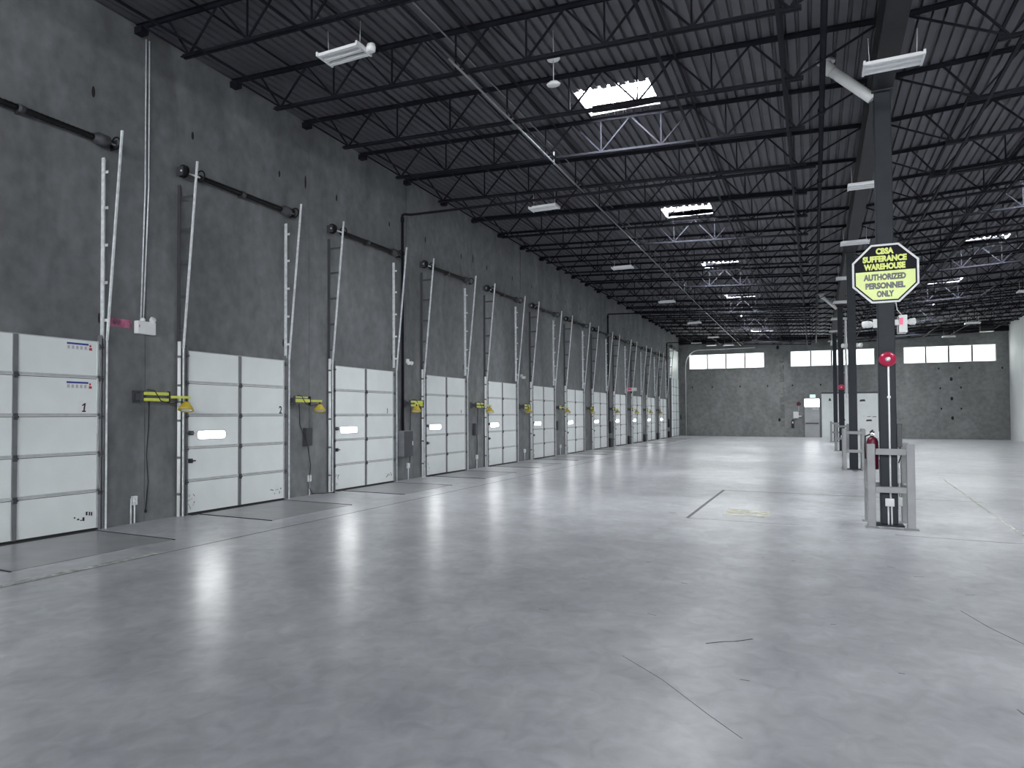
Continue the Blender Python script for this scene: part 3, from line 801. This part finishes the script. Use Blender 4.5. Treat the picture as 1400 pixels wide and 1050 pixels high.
LIGHTS = {1: (3, 10, 1), 2: (0, 5, 0), 3: (12, 172, 1), 4: (3, 12, 1), 5: (5, 165, 1), 6: (0, 20, 0), 7: (0, 170, 0), 8: (0, 12, 0), 9: (0, 30, 0), 10: (0, 25, 0), 11: (0, 168, 0)}
LY = {1: 8.08, 2: 11.95, 3: 16.85, 4: 21.15, 5: 25.5, 6: 29.7}
for i, (a1, a2, dbl) in LIGHTS.items():
    make_dock_light(i, LY.get(i, DOOR_Y0 + PITCH * i - 1.0), a1, a2, dbl)
for i, (y, zb) in enumerate(((8.31, .18), (12.22, .4), (17.1, .35), (21.55, .35))):
    e = empty('power_cable', (WX + .02, y, zb), ['loose black power cord hanging from the dock light before door 2', 'black power cord curling onto the floor by the outlet before the third dock door',
        'black power cord hanging from the dock light before the fourth dock door', 'black power cord hanging from the dock light before the fifth dock door'][i], 'cord', 'dock light cords')
    m = MB(); pts = [(WX + .05, y, 1.80), (WX + .03, y + .01, 1.4), (WX + .02, y - .02, 1.0), (WX + .02, y + .02, .6), (WX + .02, y - .03, zb)]
    if i == 1: pts = [(WX + .05, 12.25, 1.80), (WX + .03, 12.3, 1.4), (WX + .15, 12.4, 1.0), (WX + .12, 12.55, .6), (WX + .05, 12.62, .38), (WX + .04, 12.62, .15), (WX + .06, 12.7, .03), (WX + .1, 13.0, .012), (WX + .2, 13.25, .012)]
    m.tube(pts, .009, 6); m.build('cable', M['black'], e)
    m = MB(); m.lathe(pts[-1], (0, .05, -1) if i != 1 else (0, 1, 0), [(0, .012), (.01, .02), (.04, .02), (.05, .012)], 10); m.build('plug', M['black'], e)

# outlets and boxes on the wall
for i, (y, two) in enumerate(((8.02, 1), (12.61, 0), (16.96, 0), (21.47, 0), (25.9, 0), (30.3, 0))):
    e = empty('floor_outlet', (WX + .03, y, 0), f'small wall outlet on conduit rising from the floor before the {ORD[i+1]} dock door', 'outlet', 'low wall outlets')
    m = MB(); m.box(WX + .002, WX + .05, y - .015, y + .075, .27, .40); m.build('outlet_box', M['galv'], e, bevel=.006)
    m = MB(); m.tube([(WX + .03, y + .03, 0), (WX + .03, y + .03, .27)], .012, 8)
    if two: m.tube([(WX + .03, y - .04, 0), (WX + .03, y - .04, .37)], .012, 8)
    m.build('conduit', M['galv'], e)
    m = MB(); m.lathe((WX + .05, y + .03, .36), (1, 0, 0), [(0, .02), (.02, .018)], 10); m.lathe((WX + .05, y + .03, .31), (1, 0, 0), [(0, .02), (.02, .018)], 10); m.build('receptacle', M['white'], e)
for i, (y0, y1, z0, z1, lab) in enumerate(((12.45, 12.66, .98, 1.33, 'small dark control box on the wall before the third dock door'), (21.25, 21.45, .98, 1.33, 'small dark control box on the wall before the fifth dock door'),
                                        (29.75, 29.95, .98, 1.33, 'small dark control box on the wall before the seventh dock door'))):
    e = empty('control_box', (WX, (y0 + y1) / 2, z0), lab, 'control box', 'dark control boxes')
    m = MB(); m.box(WX + .002, WX + .09, y0, y1, z0, z1); m.build('box_body', M['dark'], e, bevel=.006)
    m = MB(); m.box(WX + .09, WX + .098, y0 + .01, y1 - .01, z0 + .01, z1 - .01); m.build('box_cover', M['dark'], e)
e = empty('electrical_cabinet', (WX, 16.75, .56), 'large dark electrical cabinet under the black riser beside the third dock door', 'cabinet')
m = MB(); m.box(WX + .002, WX + .22, 16.38, 16.85, .58, 1.2); m.build('cabinet_body', M['stile'], e, bevel=.008)
m = MB(); m.box(WX + .22, WX + .235, 16.39, 16.84, .59, 1.19); dd = m.build('cabinet_door', M['dark'], e)
m = MB(); m.box(WX + .235, WX + .25, 16.8, 16.82, .85, .95); m.build('latch', M['galv'], dd)
for i, (y0, y1, z0, z1, nm, lab) in enumerate(((38.55, 39.05, .68, 1.25, 'wall_cabinet', 'black wall cabinet beside the far edge of the eighth dock door'), (56.3, 57.0, .7, 1.26, 'wall_cabinet', 'black wall cabinet just before the tall corner door'),
        (61.75, 62.1, 1.2, 1.55, 'wall_cabinet', 'small black box in the far corner past the tall door'),
        (38.55, 39.1, 0, .44, 'floor_box', 'black floor box against the wall before the ninth dock door'), (42.95, 43.45, 0, .44, 'floor_box', 'black floor box against the wall before the tenth dock door'),
        (47.3, 47.9, 0, .43, 'floor_box', 'black floor box against the wall before the eleventh dock door'), (51.8, 52.3, 0, .42, 'floor_box', 'black floor box against the wall before the twelfth dock door'),
        (56.3, 56.9, 0, .44, 'floor_box', 'black floor box against the wall before the tall corner door'))):
    e = empty(nm, (WX, (y0 + y1) / 2, z0), lab, 'box', 'black boxes along the far part of the door wall')
    m = MB(); m.box(WX + .002, WX + .16, y0, y1, z0, z1); m.build('box_body', M['black'], e, bevel=.01)
    m = MB(); m.box(WX + .16, WX + .17, y0 + .02, y1 - .02, z0 + .02, z1 - .02); m.build('box_door', M['black'], e)

# emergency light unit with twin conduits
e = empty('emergency_light', (WX, 8.23, 2.9), 'white emergency light box hanging from twin conduits between dock doors 1 and 2', 'emergency light')
m = MB(); m.box(WX + .002, WX + .09, 8.04, 8.40, 2.79, 2.98); bx = m.build('battery_box', M['white'], e, bevel=.008)
m = MB(); m.box(WX + .09, WX + .092, 8.06, 8.075, 2.88, 2.92); m.build('indicator', M['redprint'], bx)
m = MB(); m.lathe((WX + .05, 8.34, 2.985), (.5, -.1, .35), [(0, .02), (.02, .045), (.07, .05), (.075, .03)], 14); m.build('lamp_head', M['white'], e)
m = MB(); m.lathe((WX + .045, 8.17, 2.975), (0, 0, 1), [(0, .04), (.04, .04), (.06, .02)], 12); m.build('conduit_hub', M['galv'], e)
m = MB(); m.tube([(WX + .03, 8.15, 3.02), (WX + .03, 8.22, 5.0), (WX + .03, 8.22, 7.25)], .011, 8); m.tube([(WX + .03, 8.20, 3.02), (WX + .03, 8.29, 5.0), (WX + .03, 8.29, 7.25)], .011, 8); m.build('conduit', M['galv'], e)
for i, y in enumerate((16.97, 25.65)):
    e = empty('remote_lamp', (WX, y, 2.87), f'small white twin emergency lamp high on the wall before the {ORD[3 + 2*i]} dock door', 'emergency light', 'twin emergency lamps on the door wall')
    m = MB(); m.box(WX + .002, WX + .05, y - .05, y + .05, 2.86, 2.96); m.build('lamp_base', M['white'], e)
    for s in (-1, 1):
        m = MB(); m.lathe((WX + .05, y + s * .05, 2.88), (.6, s * .5, -.3), [(0, .02), (.03, .045), (.09, .05), (.1, .03)], 12); m.build('lamp_head', M['white'], e)
    m = MB(); m.tube([(WX + .02, y - .03, 2.96), (WX + .02, y - .03, 7.2)], .01, 6); m.build('conduit', M['stile'], e)
e = empty('exit_sign', (WX, 43.2, 2.95), 'small red and white exit sign on the door wall before the tenth dock door', 'exit sign')
m = MB(); m.box(WX + .002, WX + .5, 43.2, 43.26, 2.84, 3.02); m.build('sign_body', M['white'], e)
m = MB(); m.box(WX + .05, WX + .25, 43.19, 43.2, 2.87, 3.0); m.build('sign_face', M['exitred'], e)

# ------------------------------------------------------------------ far wall fittings
e = empty('door_14', (-.08, FY, 0), 'grey steel exit door with bright transom in the end wall', 'door', kind='structure')
m = MB(); m.box(-.60, -.52, FY - .06, FY, 0, 2.72); m.box(.36, .44, FY - .06, FY, 0, 2.72); m.box(-.52, .36, FY - .06, FY, 2.67, 2.72); m.box(-.52, .36, FY - .06, FY, 2.03, 2.09); m.build('door_frame', M['stile'], e)
m = MB(); m.box(-.515, .355, FY - .045, FY - .005, .01, 2.025); lf = m.build('door_leaf', M['mandoor'], e)
m = MB(); m.box(-.48, .30, FY - .10, FY - .045, .93, 1.0); m.build('push_bar', M['dark'], lf)
m = MB(); m.box(-.05, .30, FY - .09, FY - .045, 1.93, 1.99); m.build('door_closer', M['galv'], lf)
m = MB(); m.box(-.515, .355, FY - .035, FY - .02, 2.09, 2.67); m.build('transom_pane', M['transom'], e)
e = empty('exit_sign', (-.02, FY, 2.74), 'glowing pale green exit sign above the grey steel exit door', 'exit sign')
m = MB(); m.box(-.2, .14, FY - .08, FY - .002, 2.74, 2.96); m.build('sign_body', M['white'], e)
m = MB(); m.box(-.19, .13, FY - .085, FY - .08, 2.75, 2.95); m.build('sign_face', M['exitface'], e)
e = empty('door_15', (2.16, FY, 0), 'wide white overhead door in the end wall behind the columns', 'door', kind='structure')
m = MB(); m.box(.49, 4.25, FY - .06, FY - .004, 0, 3.0); m.build('door_panel', M['door'], e)
m = MB(); m.box(.47, 4.27, FY - .10, FY - .003, 3.01, 3.10); m.build('head_track', M['dark'], e)
for q, (x0, x1, z0, z1) in enumerate(((2.66, 3.0, 2.45, 2.6), (3.05, 3.3, 1.42, 1.47), (3.0, 3.35, 1.12, 1.25), (2.8, 2.95, 1.45, 1.48), (3.35, 3.6, 1.4, 1.46), (2.1, 2.3, 2.6, 2.64), (.9, 1.05, 2.5, 2.7), (1.65, 1.85, 1.15, 1.3))):
    m = MB(); m.prism([(x0, FY - .061, z0), (x1, FY - .061, z0 + .02), (x1 - .05, FY - .061, z1), (x0 + .03, FY - .061, z1 - .02)], (0, -.001, 0)); m.build('scuff_mark', M['ink'], e)
e = empty('fire_bell', (-.87, FY, 2.33), 'small dark red fire bell on the end wall left of the exit door', 'fire bell')
m = MB(); m.lathe((-.87, FY - .002, 2.33), (0, -1, 0), [(0, .05), (.03, .05), (.035, .14), (.06, .13), (.09, .08), (.1, .02)], 18); m.build('gong', M['darkred'], e)
m = MB(); m.tube([(-.87, FY - .02, 2.2), (-.87, FY - .02, 1.84)], .015, 8); m.build('conduit', M['galv'], e)
e = empty('notice_board', (-1.03, FY, 1.3), 'white panel box on the end wall left of the exit door', 'panel box')
m = MB(); m.box(-1.2, -.88, FY - .12, FY - .002, 1.31, 1.78); m.build('box_body', M['white'], e, bevel=.01)
m = MB(); m.box(-.88, -.70, FY - .08, FY - .002, 1.42, 1.5); m.build('side_bracket', M['galv'], e)
e = empty('wall_extinguisher', (-1.24, FY, .8), 'dark extinguisher hanging on the end wall under the white panel box', 'extinguisher')
m = MB(); m.lathe((-1.24, FY - .1, .62), (0, 0, 1), [(0, .07), (.02, .085), (.5, .085), (.58, .04), (.62, .03)], 14); m.build('cylinder', M['black'], e)
m = MB(); m.box(-1.28, -1.2, FY - .19, FY - .185, .95, 1.1); m.build('paper_tag', M['white'], e)
m = MB(); m.box(-1.3, -1.18, FY - .02, FY - .002, .8, 1.2); m.build('wall_bracket', M['dark'], e)

# ------------------------------------------------------------------ column guards and fittings
GN = ['grey steel guard frame bolted round the foot of the sign column', 'grey steel guard frame round the foot of the second column', 'grey steel guard frame round the foot of the third column', 'grey steel guard frame round the foot of the fourth column']


def make_guard():
    e = empty('column_guard', (0, 0, 0)); hx, yf, yb = .225, -.40, .40
    for sx in (-1, 1):
        for yy in (yf, yb):
            m = MB(); m.box(sx * hx - .047, sx * hx + .047, yy - .05, yy + .05, .015, 1.18); m.build('post', M['post'], e, bevel=.008)
            m = MB(); m.box(sx * hx - .08, sx * hx + .08, yy - .09, yy + .09, 0, .014); pl_ = m.build('base_plate', M['post'], e)
    for z in (.50, 1.03):
        for yy in (yf, yb):
            m = MB(); m.box(-hx + .048, hx - .048, yy - .04, yy + .03, z, z + .085); m.build('cross_rail', M['post'], e, bevel=.006)
        for sx in (-1, 1) if z < .8 else ():
            m = MB(); m.box(sx * hx - .035, sx * hx + .035, yf + .051, yb - .051, z, z + .085); m.build('side_rail', M['post'], e, bevel=.006)
    return e


g = make_guard(); tbl = {}
for c in COL.objects:
    if c.parent: tbl.setdefault(c.parent.name, []).append(c)
for i, (cx, cy) in enumerate(COLS):
    o = g if i == 0 else copy_tree(g, None, tbl)
    o.location = (cx, cy, 0); tag(o, GN[i], 'column guard', 'column guard frames')

cx, cy = COLS[0]; FYC = cy - .103
# octagonal sign
sc = (.905, FYC - .035, 3.625); hw, hh = .395, .425
e = empty('octagonal_sign', sc, 'octagonal black and lime sign reading authorized personnel only on the front column', 'sign')


def octa(hw, hh, y, t=.4142):
    return [(sc[0] + a * hw, y, sc[2] + b * hh) for a, b in ((-t, -1), (t, -1), (1, -t), (1, t), (t, 1), (-t, 1), (-1, t), (-1, -t))]


m = MB(); m.prism(octa(hw, hh, sc[1]), (0, .006, 0)); m.build('white_border_plate', M['white'], e)
m = MB(); m.prism(octa(hw * .935, hh * .935, sc[1] - .001), (0, .001, 0)); m.build('black_face', M['signblack'], e)
k = .89; t = .4142; y = sc[1] - .002; zm = sc[2] + .035
P = octa(hw * k, hh * k, y)
low = [(P[7][0], y, zm), P[7], P[0], P[1], P[2], (P[2][0], y, zm)]
m = MB(); m.prism(low, (0, .001, 0)); m.build('lime_face', M['signlime'], e)
for body, z, size, mm, wd_ in (('CBSA', .318, .112, 'lettlime', .21), ('SUFFERANCE', .208, .112, 'lettlime', .52), ('WAREHOUSE', .097, .112, 'lettlime', .49),
                              ('AUTHORIZED', -.055, .112, 'lettdark', .50), ('PERSONNEL', -.18, .112, 'lettdark', .47), ('ONLY', -.30, .112, 'lettdark', .205)):
    text_mesh('lettering', body, size, (sc[0] - .005, sc[1] - .0035, sc[2] + z), ROT_FRONT, M[mm], e, bold=.007, fit=wd_, depth=.002)
m = MB(); m.box(sc[0] - .05, sc[0] + .05, sc[1] + .006, FYC - .001, 3.35, 3.39); m.box(sc[0] - .05, sc[0] + .05, sc[1] + .006, FYC - .001, 3.85, 3.89); m.build('sign_bracket', M['galv'], e)


def bell(cx, fy, z, label, R=.105, dn=True):
    e = empty('fire_bell', (cx, fy, z), label, 'fire bell', 'red fire bells on the columns')
    m = MB(); m.box(cx - .05, cx + .05, fy - .04, fy - .002, z - .05, z + .05); m.build('back_box', M['red'], e)
    m = MB(); m.lathe((cx, fy - .03, z), (0, -1, 0), [(0, R * .97), (.012, R), (.03, R * .95), (.055, R * .75), (.07, R * .45), (.075, .01)], 28); m.build('gong', M['red'], e)
    m = MB(); m.lathe((cx, fy - .1, z), (0, -1, 0), [(0, .032), (.006, .032), (.012, .018), (.014, .002)], 16); m.build('hub_cap', M['silver'], e)
    return e


e = bell(.915, FYC, 2.385, 'bright red fire bell below the octagonal sign on the front column')
m = MB(); m.tube([(.925, FYC - .014, .40), (.925, FYC - .014, 2.33)], .011, 8); m.build('conduit', M['white'], e)
m = MB(); m.box(.905, .945, FYC - .03, FYC - .001, 1.83, 1.86); m.build('conduit_clip', M['white'], e)
e = empty('junction_box', (.925, FYC, .28), 'small white junction box low on the front of the sign column', 'junction box')
m = MB(); m.box(.86, .965, FYC - .05, FYC - .001, .285, .395); m.build('box_body', M['white'], e, bevel=.006)
m = MB(); m.tube([(.895, FYC - .014, .0), (.895, FYC - .014, .285)], .011, 8); m.tube([(.935, FYC - .014, .0), (.935, FYC - .014, .285)], .011, 8); m.build('conduit', M['white'], e)
e = empty('outlet_box', (1.03, cy, .3), 'pale outlet box low on the white wall side of the sign column', 'outlet')
m = MB(); m.box(cx + .103, cx + .155, cy - .08, cy + .0, .29, .42); m.build('box_body', M['pvc'], e, bevel=.005)
m = MB(); m.tube([(cx + .125, cy - .04, .42), (cx + .125, cy - .04, .88)], .008, 6); m.build('conduit', M['galv'], e)
e = empty('switch_box', (cx + .13, cy, 1.12), 'flat dark disconnect box on the white wall side of the sign column', 'switch box')
m = MB(); m.box(cx + .103, cx + .165, cy - .06, cy + .09, 1.13, 1.46); m.build('box_body', M['dark'], e, bevel=.006)
m = MB(); m.tube([(cx + .14, cy - .03, 1.13), (cx + .15, cy - .03, 1.0), (cx + .12, cy - .03, .9)], .007, 6); m.build('cable', M['black'], e)
e = empty('fire_extinguisher', (cx - .19, cy, .85), 'crimson fire extinguisher hung on the door side of the sign column', 'fire extinguisher')
m = MB(); m.lathe((cx - .185, cy + .0, .80), (0, 0, 1), [(0, .06), (.012, .075), (.40, .075), (.45, .055), (.475, .025)], 20); m.build('cylinder', M['darkred'], e)
m = MB(); m.lathe((cx - .185, cy, 1.275), (0, 0, 1), [(0, .022), (.05, .022), (.055, .03), (.075, .03)], 12); m.bar((cx - .20, cy - .02, 1.345), (cx - .185, cy - .13, 1.37), .018, .012); m.bar((cx - .20, cy - .02, 1.32), (cx - .185, cy - .12, 1.30), .018, .01); m.build('valve', M['black'], e)
m = MB(); m.lathe((cx - .185, cy - .03, 1.31), (0, -1, 0), [(0, .022), (.02, .022)], 12); m.build('gauge', M['silver'], e)
m = MB(); m.tube([(cx - .20, cy - .02, 1.31), (cx - .27, cy - .03, 1.28), (cx - .278, cy - .04, 1.1), (cx - .272, cy - .04, .95)], .011, 8); m.build('hose', M['black'], e)
m = MB(); m.box(cx - .112, cx - .103, cy - .03, cy + .03, .95, 1.35); m.bar((cx - .185, cy, 1.33), (cx - .105, cy, 1.33), .02, .01); m.build('wall_hook', M['galv'], e)
e = empty('exit_sign', (cx + .2, cy, 2.8), 'white and red exit sign with lamp heads on the side of the sign column', 'exit sign')
m = MB(); m.box(cx + .103, cx + .15, cy - .05, cy + .01, 2.88, 2.96); m.build('side_arm', M['white'], e)
m = MB(); m.box(cx + .15, cx + .25, cy - .06, cy + .24, 2.77, 3.02); sb = m.build('sign_body', M['white'], e, bevel=.006)
m = MB(); m.box(cx + .155, cx + .20, cy - .062, cy - .06, 2.88, 2.98); m.build('sign_face', M['exitred'], sb)
m = MB(); m.lathe((cx + .25, cy - .03, 2.92), (1, -.25, 0), [(0, .02), (.03, .045), (.09, .05), (.1, .03)], 14); m.build('lamp_head', M['white'], e)
m = MB(); m.tube([(cx + .11, cy - .09, 3.3), (cx + .13, cy - .08, 3.1), (cx + .19, cy - .03, 3.02)], .006, 6); m.build('cable', M['white'], e)
e = empty('emergency_lamp', (cx - .15, cy, 2.9), 'white twin emergency lamp on the door side of the sign column', 'emergency light')
m = MB(); m.box(cx - .15, cx - .103, cy - .05, cy + .05, 2.86, 2.98); m.build('lamp_base', M['white'], e)
for s, q in ((-1, -.1), (1, .0)):
    m = MB(); m.lathe((cx - .14 + .02 * s - .03, cy + s * .05, 2.92), (-.8, -.5 * s, -.1), [(0, .02), (.03, .045), (.09, .05), (.1, .03)], 14); m.build('lamp_head', M['white'], e)
bell(COLS[2][0] - .0, COLS[2][1] - .103, 2.77, 'small red fire bell on the third column of the row', .12)
cx2, cy2 = COLS[1]
for s, nm in ((-1, 'door'), (1, 'white wall')):
    e = empty('emergency_lamp', (cx2 + s * .15, cy2, 3.6), f'small white emergency lamp on the {nm} side of the second column', 'emergency light', 'lamps on the second column')
    x0, x1 = sorted((cx2 + s * .103, cx2 + s * .15))
    m = MB(); m.box(x0, x1, cy2 - .05, cy2 + .05, 3.55, 3.66); m.build('lamp_base', M['white'], e)
    for q in (-1, 1):
        m = MB(); m.lathe((cx2 + s * .15, cy2 + q * .05, 3.6), (s, q * .5 - .3, 0), [(0, .02), (.03, .05), (.1, .06), (.11, .03)], 12); m.build('lamp_head', M['white'], e)
for (cx_, cy_), nm, sd in ((COLS[1], 'second', 1), (COLS[2], 'third', -1)):
    e = empty('outlet_box', (cx_, cy_ - .11, .5), f'small pale outlet box low on the {nm} column', 'outlet')
    m = MB(); m.box(cx_ + sd * .104 if sd > 0 else cx_ - .05, cx_ + .16 if sd > 0 else cx_ + .05, cy_ - .16 if sd < 0 else cy_ - .06, cy_ - .104 if sd < 0 else cy_ + .04, .55, .68); m.build('box_body', M['white'], e)
    m = MB(); m.tube([(cx_ + (.13 if sd > 0 else 0), cy_ - (.0 if sd > 0 else .125), 0), (cx_ + (.13 if sd > 0 else 0), cy_ - (.0 if sd > 0 else .125), .55)], .01, 6); m.build('conduit', M['white'], e)

# ------------------------------------------------------------------ hanging lights


def make_fixture():
    e = empty('hanging_light', (0, 0, 0)); L, W_ = .30, .20
    m = MB(); m.box(-L + .02, L - .02, -.05, .05, .031, .09); m.build('housing', M['fixture'], e, bevel=.006)
    for s in (-1, 0, 1):
        m = MB(); yc = s * .145
        m.prism([(-L, yc - .045, .03), (-L, yc + .045, .03), (-L, yc + .03, .0), (-L, yc - .03, .0)], (2 * L, 0, 0)); m.build('lamp_strip', M['fixture'], e)
    for sx in (-1, 1):
        m = MB(); m.box(sx * L - .012, sx * L + .012, -W_, W_, -.004, .05); m.build('end_plate', M['fixture'], e)
        m = MB(); m.tube([(sx * (L - .06), 0, .09), (sx * (L - .05), 0, .40)], .004, 5); m.build('hanging_wire', M['galv'], e)
    return e


fx = make_fixture(); tbl = {}
for c in COL.objects:
    if c.parent: tbl.setdefault(c.parent.name, []).append(c)
spots = []
for k, y in enumerate((8.52, 17.33, 25.8, 34.65, 43.4, 52.2)): spots.append((-5.19, y, 6.3, f'white hanging light below the joists near the dock door wall, {ORD[k]} of its line', 'lights of the dock door bay'))
for k, y in enumerate((11.62, 17.6, 23.4, 29.4, 35.6, 41.8, 48.0, 54.5)): spots.append((.9 + .005 * (y - 12), y, 5.93, f'white hanging light under the girder along the columns, {ORD[k]} of its line', 'lights along the girder'))
for k, y in enumerate((38.1, 50.0, 58.0)): spots.append((6.95, y, 6.2, f'white hanging light below the joists near the white wall, {ORD[k]} of its line', 'lights of the white wall bay'))
spots += [(-6.9, 58.6, 6.55, 'white hanging light nearest the unit heater by the dock door wall', 'lights at the far end'), (-4.9, 58.8, 6.3, 'white hanging light between the far unit heater and the columns', 'lights at the far end')]
first = True
for x, y, z, lab, grp in spots:
    o = fx if first else copy_tree(fx, None, tbl)
    first = False
    o.location = (x, y, z); tag(o, lab, 'light', grp)
m = MB(); m.lathe((-5.19 + .36, 8.52 + .08, 6.35), (0, 0, 1), [(-.05, .03), (-.045, .06), (.0, .065), (.05, .05)], 14); o = m.build('motion_sensor', M['white'])
o.parent = fx; o.data.transform(Matrix.Translation(-Vector((-5.19, 8.52, 6.3))))
for i, (x, y, z) in enumerate(((-3.02, 10.56, 6.2), (-3.2, 11.2, 6.85))):
    e = empty('ceiling_speaker', (x, y, z), ['white disc antenna hanging on a rod before the first skylight', 'white disc antenna tucked up against the roof before the first skylight'][i], 'antenna', 'white disc antennas')
    m = MB(); m.lathe((x, y, z), (0, 0, 1), [(-.03, .02), (-.028, .085), (-.01, .095), (.02, .06), (.03, .02)], 20); m.build('disc_body', M['white'], e)
    m = MB(); m.tube([(x, y, z + .02), (x, y, zt(x) if i else 6.95)], .006, 6); m.build('hanging_rod', M['galv'], e)
for i, (x, y, z, lab) in enumerate(((-6.05, 59.6, 6.45, 'black unit heater hung near the far end of the dock door wall'), (8.7, 58.0, 6.45, 'black unit heater hung near the far end of the white wall'))):
    e = empty('unit_heater', (x, y, z), lab, 'heater', 'black unit heaters')
    m = MB(); m.box(x - .3, x + .3, y - .25, y + .25, z, z + .62); m.build('heater_body', M['black'], e, bevel=.02)
    m = MB()
    for k in range(6): m.bar((x - .27, y - .26, z + .06 + .09 * k), (x + .27, y - .26, z + .06 + .09 * k), .03, .012)
    m.build('louver_grille', M['dark'], e)
    m = MB(); m.box(x - .3, x + .3, y - .28, y + .25, z - .03, z - .002); m.build('bottom_tray', M['white'], e)
    m = MB(); m.tube([(x - .2, y, z + .62), (x - .2, y, zt(x) - .01)], .01, 6); m.tube([(x + .2, y, z + .62), (x + .2, y, zt(x) - .01)], .01, 6); m.build('hanger_rod', M['steel'], e)

# ------------------------------------------------------------------ camera, world, view
cam = bpy.data.cameras.new('camera'); co = bpy.data.objects.new('camera', cam); COL.objects.link(co)
F = 1051.0; cam.sensor_fit = 'HORIZONTAL'; cam.sensor_width = 36; cam.lens = 36 * F / 1400
cam.shift_x = 233.2 / 1400; cam.shift_y = 14.45 / 1400
cam.clip_start = .05; cam.clip_end = 300
yaw, pit = .5505, .0255
co.location = (0, 0, 1.6); co.rotation_euler = (PI / 2 + pit, 0, yaw)
S.camera = co
wd = bpy.data.worlds.new('world'); S.world = wd; wd.use_nodes = True
wd.node_tree.nodes['Background'].inputs['Color'].default_value = (.7, .8, 1, 1); wd.node_tree.nodes['Background'].inputs['Strength'].default_value = .3
S.view_settings.view_transform = 'Standard'; S.view_settings.look = 'None'; S.view_settings.gamma = 1; S.view_settings.use_curve_mapping = False
S.view_settings.exposure = 1.95
S.cycles.use_denoising = True
S.cycles.max_bounces = 8; S.cycles.diffuse_bounces = 5; S.cycles.glossy_bounces = 4
S.cycles.sample_clamp_indirect = 4.0
S.cycles.sample_clamp_direct = 20.0
S.cycles.caustics_reflective = False; S.cycles.caustics_refractive = False
